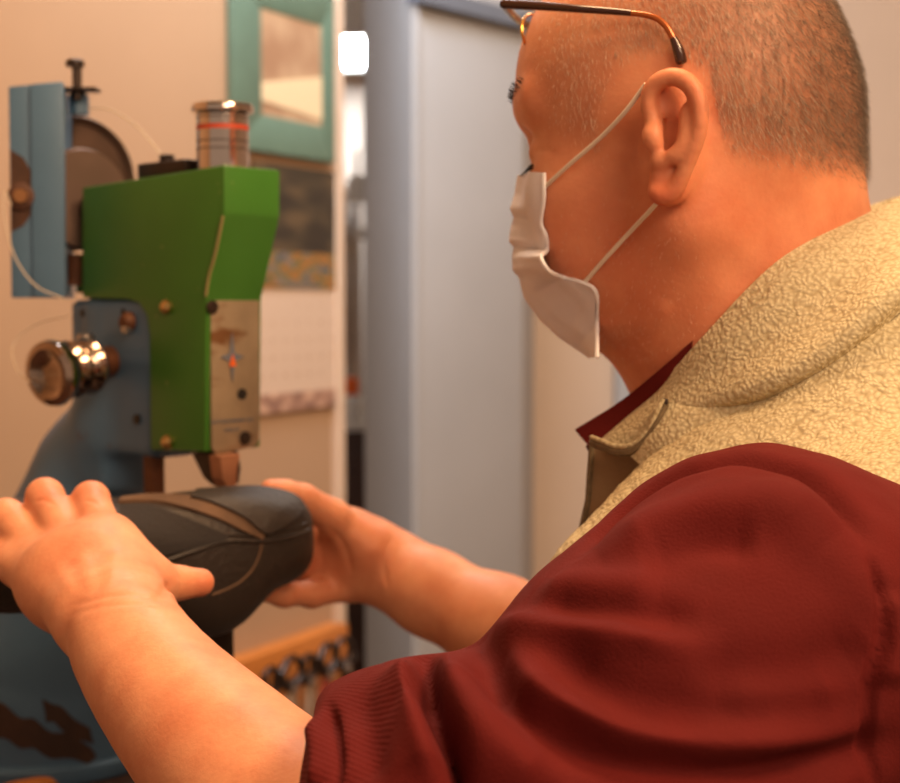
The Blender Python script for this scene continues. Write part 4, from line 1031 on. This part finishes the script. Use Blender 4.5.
# ---------------------------------------------------------------- vest
VS = SDF()
VS.add(seg(T(-.02, .125, -.062), T(-.02, -.135, -.062), .088, .085), .03)
VS.add([seg(T(.004, l, -.12), T(-.02, l*.8, -.47), .137, .127) for l in (-.07, .07)], .05)
VS.add(chain([(T(-.015, .1, -.065), .09), PR(935, 640, .73, .106)]), .03)
# chest strip that shows past the sleeve
VS.add(seg(P(748, 532, .81), P(643, 618, .80), .056, .058), .03)
# armhole: keep the sleeve side free
def trace(s_, u, v, d0=.45):
    r = ray(u, v); L_ = np.linalg.norm(r); d = d0
    for _ in range(80):
        e = s_.ev((CO+r*d)[None])[0]
        if e < .0004: return CO+r*d
        d += e*.8/L_
        if d > 1.4: break
    print('trace miss', u, v); return P(u, v, .75)
VS.add(seg(P(905, 440, .82), P(835, 455, .86), .088, .072), .03)
Aq = [trace(VS, 755, 442), trace(VS, 903, 514), trace(VS, 610, 535)]; print('armhole', [round(float((q-CO)@AF), 3) for q in Aq])
Am = trace(VS, 832, 466)+AF*.02
def pl3(a, b_, c, inside):
    n_ = nrm(np.cross(b_-a, c-a)); n_ = n_ if n_@(inside-a) > 0 else -n_; return plane(a, n_)
p1_ = pl3(Aq[0], Aq[1], (Aq[0]+Aq[1])/2+nrm(ray(825, 482))*.1, P(800, 700, .65)); p2_ = pl3(Aq[0], Aq[2], (Aq[0]+Aq[2])/2+nrm(ray(670, 490))*.1, P(800, 700, .65))
VS.clip(lambda p: np.minimum(-np.logaddexp(-p1_(p)/.010, -p2_(p)/.010)*.010, (p-NB)@LT0-.115), .008)
VS.sub(seg(P(795, 500, .93), P(745, 260, .90), .074, .078), .006)
VW, FW = VS.mesh([-.05, .50, .70], [.62, 1.32, 1.44], .0026)
VW = relax(VW, FW, 2, .5)
VW += normals(VW, FW)*(.002*softnoise(VW, 40, 8)+.0006*softnoise(VW, 420, 9)+.0005*softnoise(VW, 700, 10))[:, None]
vest = mesh_obj('vest', VW, FW, M['fleece']); world_child(vest, person)
bvest = BVHTree.FromPolygons([Vector(v) for v in VW], [list(map(int, f)) for f in FW])
# collar of the vest: stands round the neck, rolls outwards and opens at the throat
def rows(*r): return [[P(*q) for q in x] for x in r]
col_rows = rows(
    [(603, 444, .872), (649, 403, .856), (705, 340, .820), (780, 264, .808), (860, 222, .826), (935, 185, .87)],
    [(609, 447, .860), (660, 404, .838), (726, 347, .805), (800, 280, .794), (875, 235, .805), (945, 200, .84)],
    [(616, 449, .850), (670, 408, .825), (745, 362, .795), (820, 312, .780), (885, 262, .780), (950, 225, .80)],
    [(628, 448, .842), (690, 412, .812), (760, 386, .778), (832, 346, .760), (893, 292, .757), (955, 250, .775)],
    [(636, 440, .842), (700, 410, .815), (768, 396, .785), (838, 358, .768), (900, 306, .765), (958, 262, .785)])
cb = sheet_obj('vest_collar', col_rows, 70, 30, .006, M['fleece'], person)
# upturned near front corner of the collar
sheet_obj('collar_flap', rows([(628, 452, .838), (640, 438, .833), (652, 418, .828), (664, 406, .826)], [(640, 462, .828), (660, 440, .815), (690, 418, .806), (714, 406, .802)], [(650, 474, .820), (690, 446, .802), (735, 425, .790), (780, 405, .780)]), 24, 16, .005, M['fleece'], person)
# zip tape along the open edge
zp = [P(*q) for q in ((664, 404, .823), (657, 420, .824), (648, 436, .828), (634, 449, .834), (618, 451, .842), (604, 446, .852), (593, 442, .862))]
zp = [p-nrm(ray(630, 430))*.004 for p in zp]
MB().tube(cat_rom(zp, 40), .0030, 8).build('zipper', M['zip'], person)
MB().tube(cat_rom([p+np.array([-.001, -.002, .003]) for p in zp], 40), .0013, 8).build('zipper_piping', M['fleece'], person)
MB().box(zp[0]+UZ*.001, (.002, .002, .002), bev=.0006).build('zipper_stop', M['darkmetal'], person)
# far front panel of the vest, its shade put into the lining colour
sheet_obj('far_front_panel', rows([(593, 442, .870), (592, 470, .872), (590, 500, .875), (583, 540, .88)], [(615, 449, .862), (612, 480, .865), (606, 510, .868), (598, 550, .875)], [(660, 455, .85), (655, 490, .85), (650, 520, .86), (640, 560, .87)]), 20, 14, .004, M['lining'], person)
MB().tube([P(592, 443, .868), P(590, 470, .870), P(588, 500, .873), P(578, 545, .878)], .0018, 8).build('zipper', M['zip'], person)
# shirt collar point
sheet_obj('shirt_collar', rows([(576, 430, .885), (620, 402, .868), (662, 368, .840), (694, 338, .826), (716, 318, .828)], [(584, 440, .880), (626, 412, .866), (670, 377, .838), (704, 345, .828), (724, 326, .832)], [(592, 449, .874), (632, 424, .864), (680, 388, .838), (714, 356, .832), (734, 336, .836)]), 40, 10, .003, M['shirt'], person)
sheet_obj('shirt_collar', rows([(586, 446, .879), (620, 432, .872), (650, 400, .868)], [(600, 470, .885), (630, 455, .88), (660, 420, .875)]), 14, 8, .003, M['shirt'], person)
# far side of the vest collar, seen behind the nape
sheet_obj('vest_collar', rows([(845, 224, .95), (870, 206, .965), (900, 197, .975), (950, 190, .97)], [(845, 260, .945), (870, 250, .96), (900, 245, .97), (950, 240, .965)]), 20, 8, .006, M['fleece'], person)
# trousers and shoes, out of the frame below
TR = SDF(); TR.add([chain([(T(-.02, sg*.07, -.42), .125), (T(-.01, sg*.10, -.80)*1, .075), (T(.0, sg*.11, 0)*np.array([1, 1, 0])+UZ*.10, .055)]) for sg in (1, -1)][0], .03)
TR.add([chain([(T(-.02, sg*.07, -.42), .125), (T(-.01, sg*.10, -.80), .075), (T(.0, sg*.11, 0)*np.array([1, 1, 0])+UZ*.10, .055)]) for sg in (1, -1)][1], .03)
VT, FT = TR.mesh([-.1, .5, .02], [.7, 1.4, 1.0], .008)
world_child(mesh_obj('trousers', VT, FT, M['trouser']), person)
for sg in (1, -1):
    b_ = T(.02, sg*.11, 0)*np.array([1, 1, 0])
    f_ = SDF().add([seg(b_-F0*.04+UZ*.04, b_+F0*.15+UZ*.03, .045, .040)], .01).clip(lambda p: -p[:, 2]+.001, .004)
    VT, FT = f_.mesh(b_-.25, b_+np.array([.25, .25, .15]), .006)
    world_child(mesh_obj('footwear', VT, FT, M['leather']), person)

# ================================================================ face mask
mk = empty('face_mask', tuple(H(.11, 0, -.10)))
near = [(544, 173), (544, 198), (541, 222), (546, 236), (547, 250), (541, 257), (549, 271), (562, 277), (583, 283), (596, 293), (597, 325), (597, 358)]
edge = [(520, 175), (517, 194), (514, 216), (513, 230), (514, 246), (515, 257), (519, 276), (527, 298), (542, 319), (560, 336), (577, 347), (592, 356)]
r0, r1, r2, r3, r4, r5 = [], [], [], [], [], []
for i, (a, b_) in enumerate(zip(near, edge)):
    p = bh(a[0], a[1], .002, .83); dn = (p-CO)@AF
    q = on_plane(b_[0], b_[1], HC+HL*.006, HL); dq = (q-CO)@AF
    def clear(u, v, d_):
        h_ = hit(bv, u, v); return P(u, v, d_ if h_ is None else min(d_, (h_-CO)@AF-.003))
    r0.append(p); r1.append(clear(a[0]*.5+b_[0]*.5-1, a[1]*.5+b_[1]*.5, dn*.58+dq*.42)); r2.append(clear(a[0]*.18+b_[0]*.82, a[1]*.18+b_[1]*.82, dn*.25+dq*.75-.003)); r3.append(q)
    loc = (p-HC)@HR.T; r5.append(H(loc[0], -loc[1], loc[2])); lq = (q-HC)@HR.T; r4.append(H(lq[0]-.006, -max(abs(lq[1]), .02), lq[2]))
rowsm = [list(x) for x in zip(r0, r1, r2, r3, r4, r5)]
# pleats: alternate rows step outwards
dense = []
for i in range(len(rowsm)-1):
    for t in (0, .33, .66): dense.append([np.array(x)*(1-t)+np.array(y)*t for x, y in zip(rowsm[i], rowsm[i+1])])
dense.append(rowsm[-1])
for j, rw in enumerate(dense):
    for k in range(1, 5): rw[k] = rw[k]+(HF*.8-AF*.5)*(.0034*((j % 6)/5-.5) if 3 < j < 21 else 0)
V_, F_, _g = sheet(dense, 60, 120, .0014)
bvd = bv
for i in range(len(V_)):
    h_ = bvd.find_nearest(Vector(V_[i])); p_ = np.array(h_[0]); n_ = np.array(h_[1]); e = (V_[i]-p_)@n_
    if e < .0022: V_[i] = V_[i]+n_*(.0022-e)*(1 if e > -.02 else 0)
MB().put(V_, F_).build('fabric', M['maskm'], mk)
MB().tube(cat_rom([x[0]-ray(560, 250)*.0012 for x in rowsm], 60), .0013, 6).build('edge_binding', M['maskm'], mk)
m = MB(); 
for off in (.12, .20):
    pass
MB().tube(cat_rom([x*.86+y*.14-ray(560, 250)*.0012 for x, y in zip(r0, r1)], 60), .00035, 5).build('stitch_line', M['strap'], mk)
for pts in ([(546, 186), (570, 164), (600, 138), (625, 112), (646, 84)], [(584, 283), (606, 258), (630, 232), (646, 215), (657, 203)]):
    q = [bh(u, v, .0012, .81) for u, v in pts]
    d0 = [(x-CO)@AF for x in q]; n_ = len(pts)
    d1 = [min(d0[i], d0[0]*(1-i/(n_-1))+d0[-1]*(i/(n_-1))) for i in range(n_)]
    d1[-1] += .006
    MB().tube(cat_rom([P(u, v, d_) for (u, v), d_ in zip(pts, d1)], 30), .0013, 8).build('ear_loop', M['strap'], mk)
tag(mk, 'white pleated face mask hooked over the man\'s ears', 'face mask')

# ================================================================ glasses pushed up
g = empty('eyeglasses', tuple(P(504, 5, .84)))
tp = [(504, 4, .838), (540, 6, .822), (580, 9, .805), (620, 12, .796), (650, 16, .791), (664, 24, .789), (673, 38, .788), (679, 52, .788), (682, 64, .789)]
tpts = [P(*q) for q in tp]
tt_ = cat_rom(tpts, 61)
MB().tube(tt_[:26], list(np.linspace(.0028, .0017, 26)), 12).build('temple', M['glassframe'], g)
MB().tube(tt_[25:46], list(np.linspace(.0016, .0019, 21)), 12).build('temple_wire', M['amber'], g)
MB().tube(tt_[45:], list(np.interp(np.linspace(0, 1, 16), [0, .4, .9, 1], [.0020, .0030, .0032, .0022])), 12).build('temple_tip', M['glassframe'], g)
gx_ = -L0; hinge = tpts[0]
MB().tube(cat_rom([p+gx_*.150 for p in tpts], 60), .0018, 10).build('temple', M['glassframe'], g)
MB().tube(cat_rom([hinge+gx_*t*.150+F0*.012*math.sin(math.pi*t) for t in np.linspace(0, 1, 9)], 30), .0026, 10).build('brow_bar', M['glassframe'], g)
for s_ in (.036, .114):
    c = hinge+gx_*(s_+.010)-F0*.003-UZ*.012; up_ = nrm(UZ*.97+F0*.1)
    pts = [c+gx_*.026*math.cos(t)+up_*.0135*math.sin(t) for t in np.linspace(0, 2*math.pi, 41)]
    MB().tube(pts, .0009, 8, cap=False).build('rim', M['gold'], g)
    nn = nrm(np.cross(gx_, up_)); m = MB(); ring = pts[:-1]
    V_ = [p-nn*.0007 for p in ring]+[p+nn*.0007 for p in ring]; k = len(ring)
    m.put(V_, [list(range(k)), list(range(k, 2*k))[::-1]]+[[i, (i+1) % k, (i+1) % k+k, i+k] for i in range(k)]); m.build('lens', M['lens'], g, smooth=False)
MB().tube(cat_rom([hinge+gx_*.062+F0*.008-UZ*.012, hinge+gx_*.075+F0*.012-UZ*.009, hinge+gx_*.088+F0*.008-UZ*.012], 12), .0012, 8).build('bridge', M['gold'], g)
tag(g, 'dark-armed eyeglasses pushed up on the man\'s forehead', 'glasses')
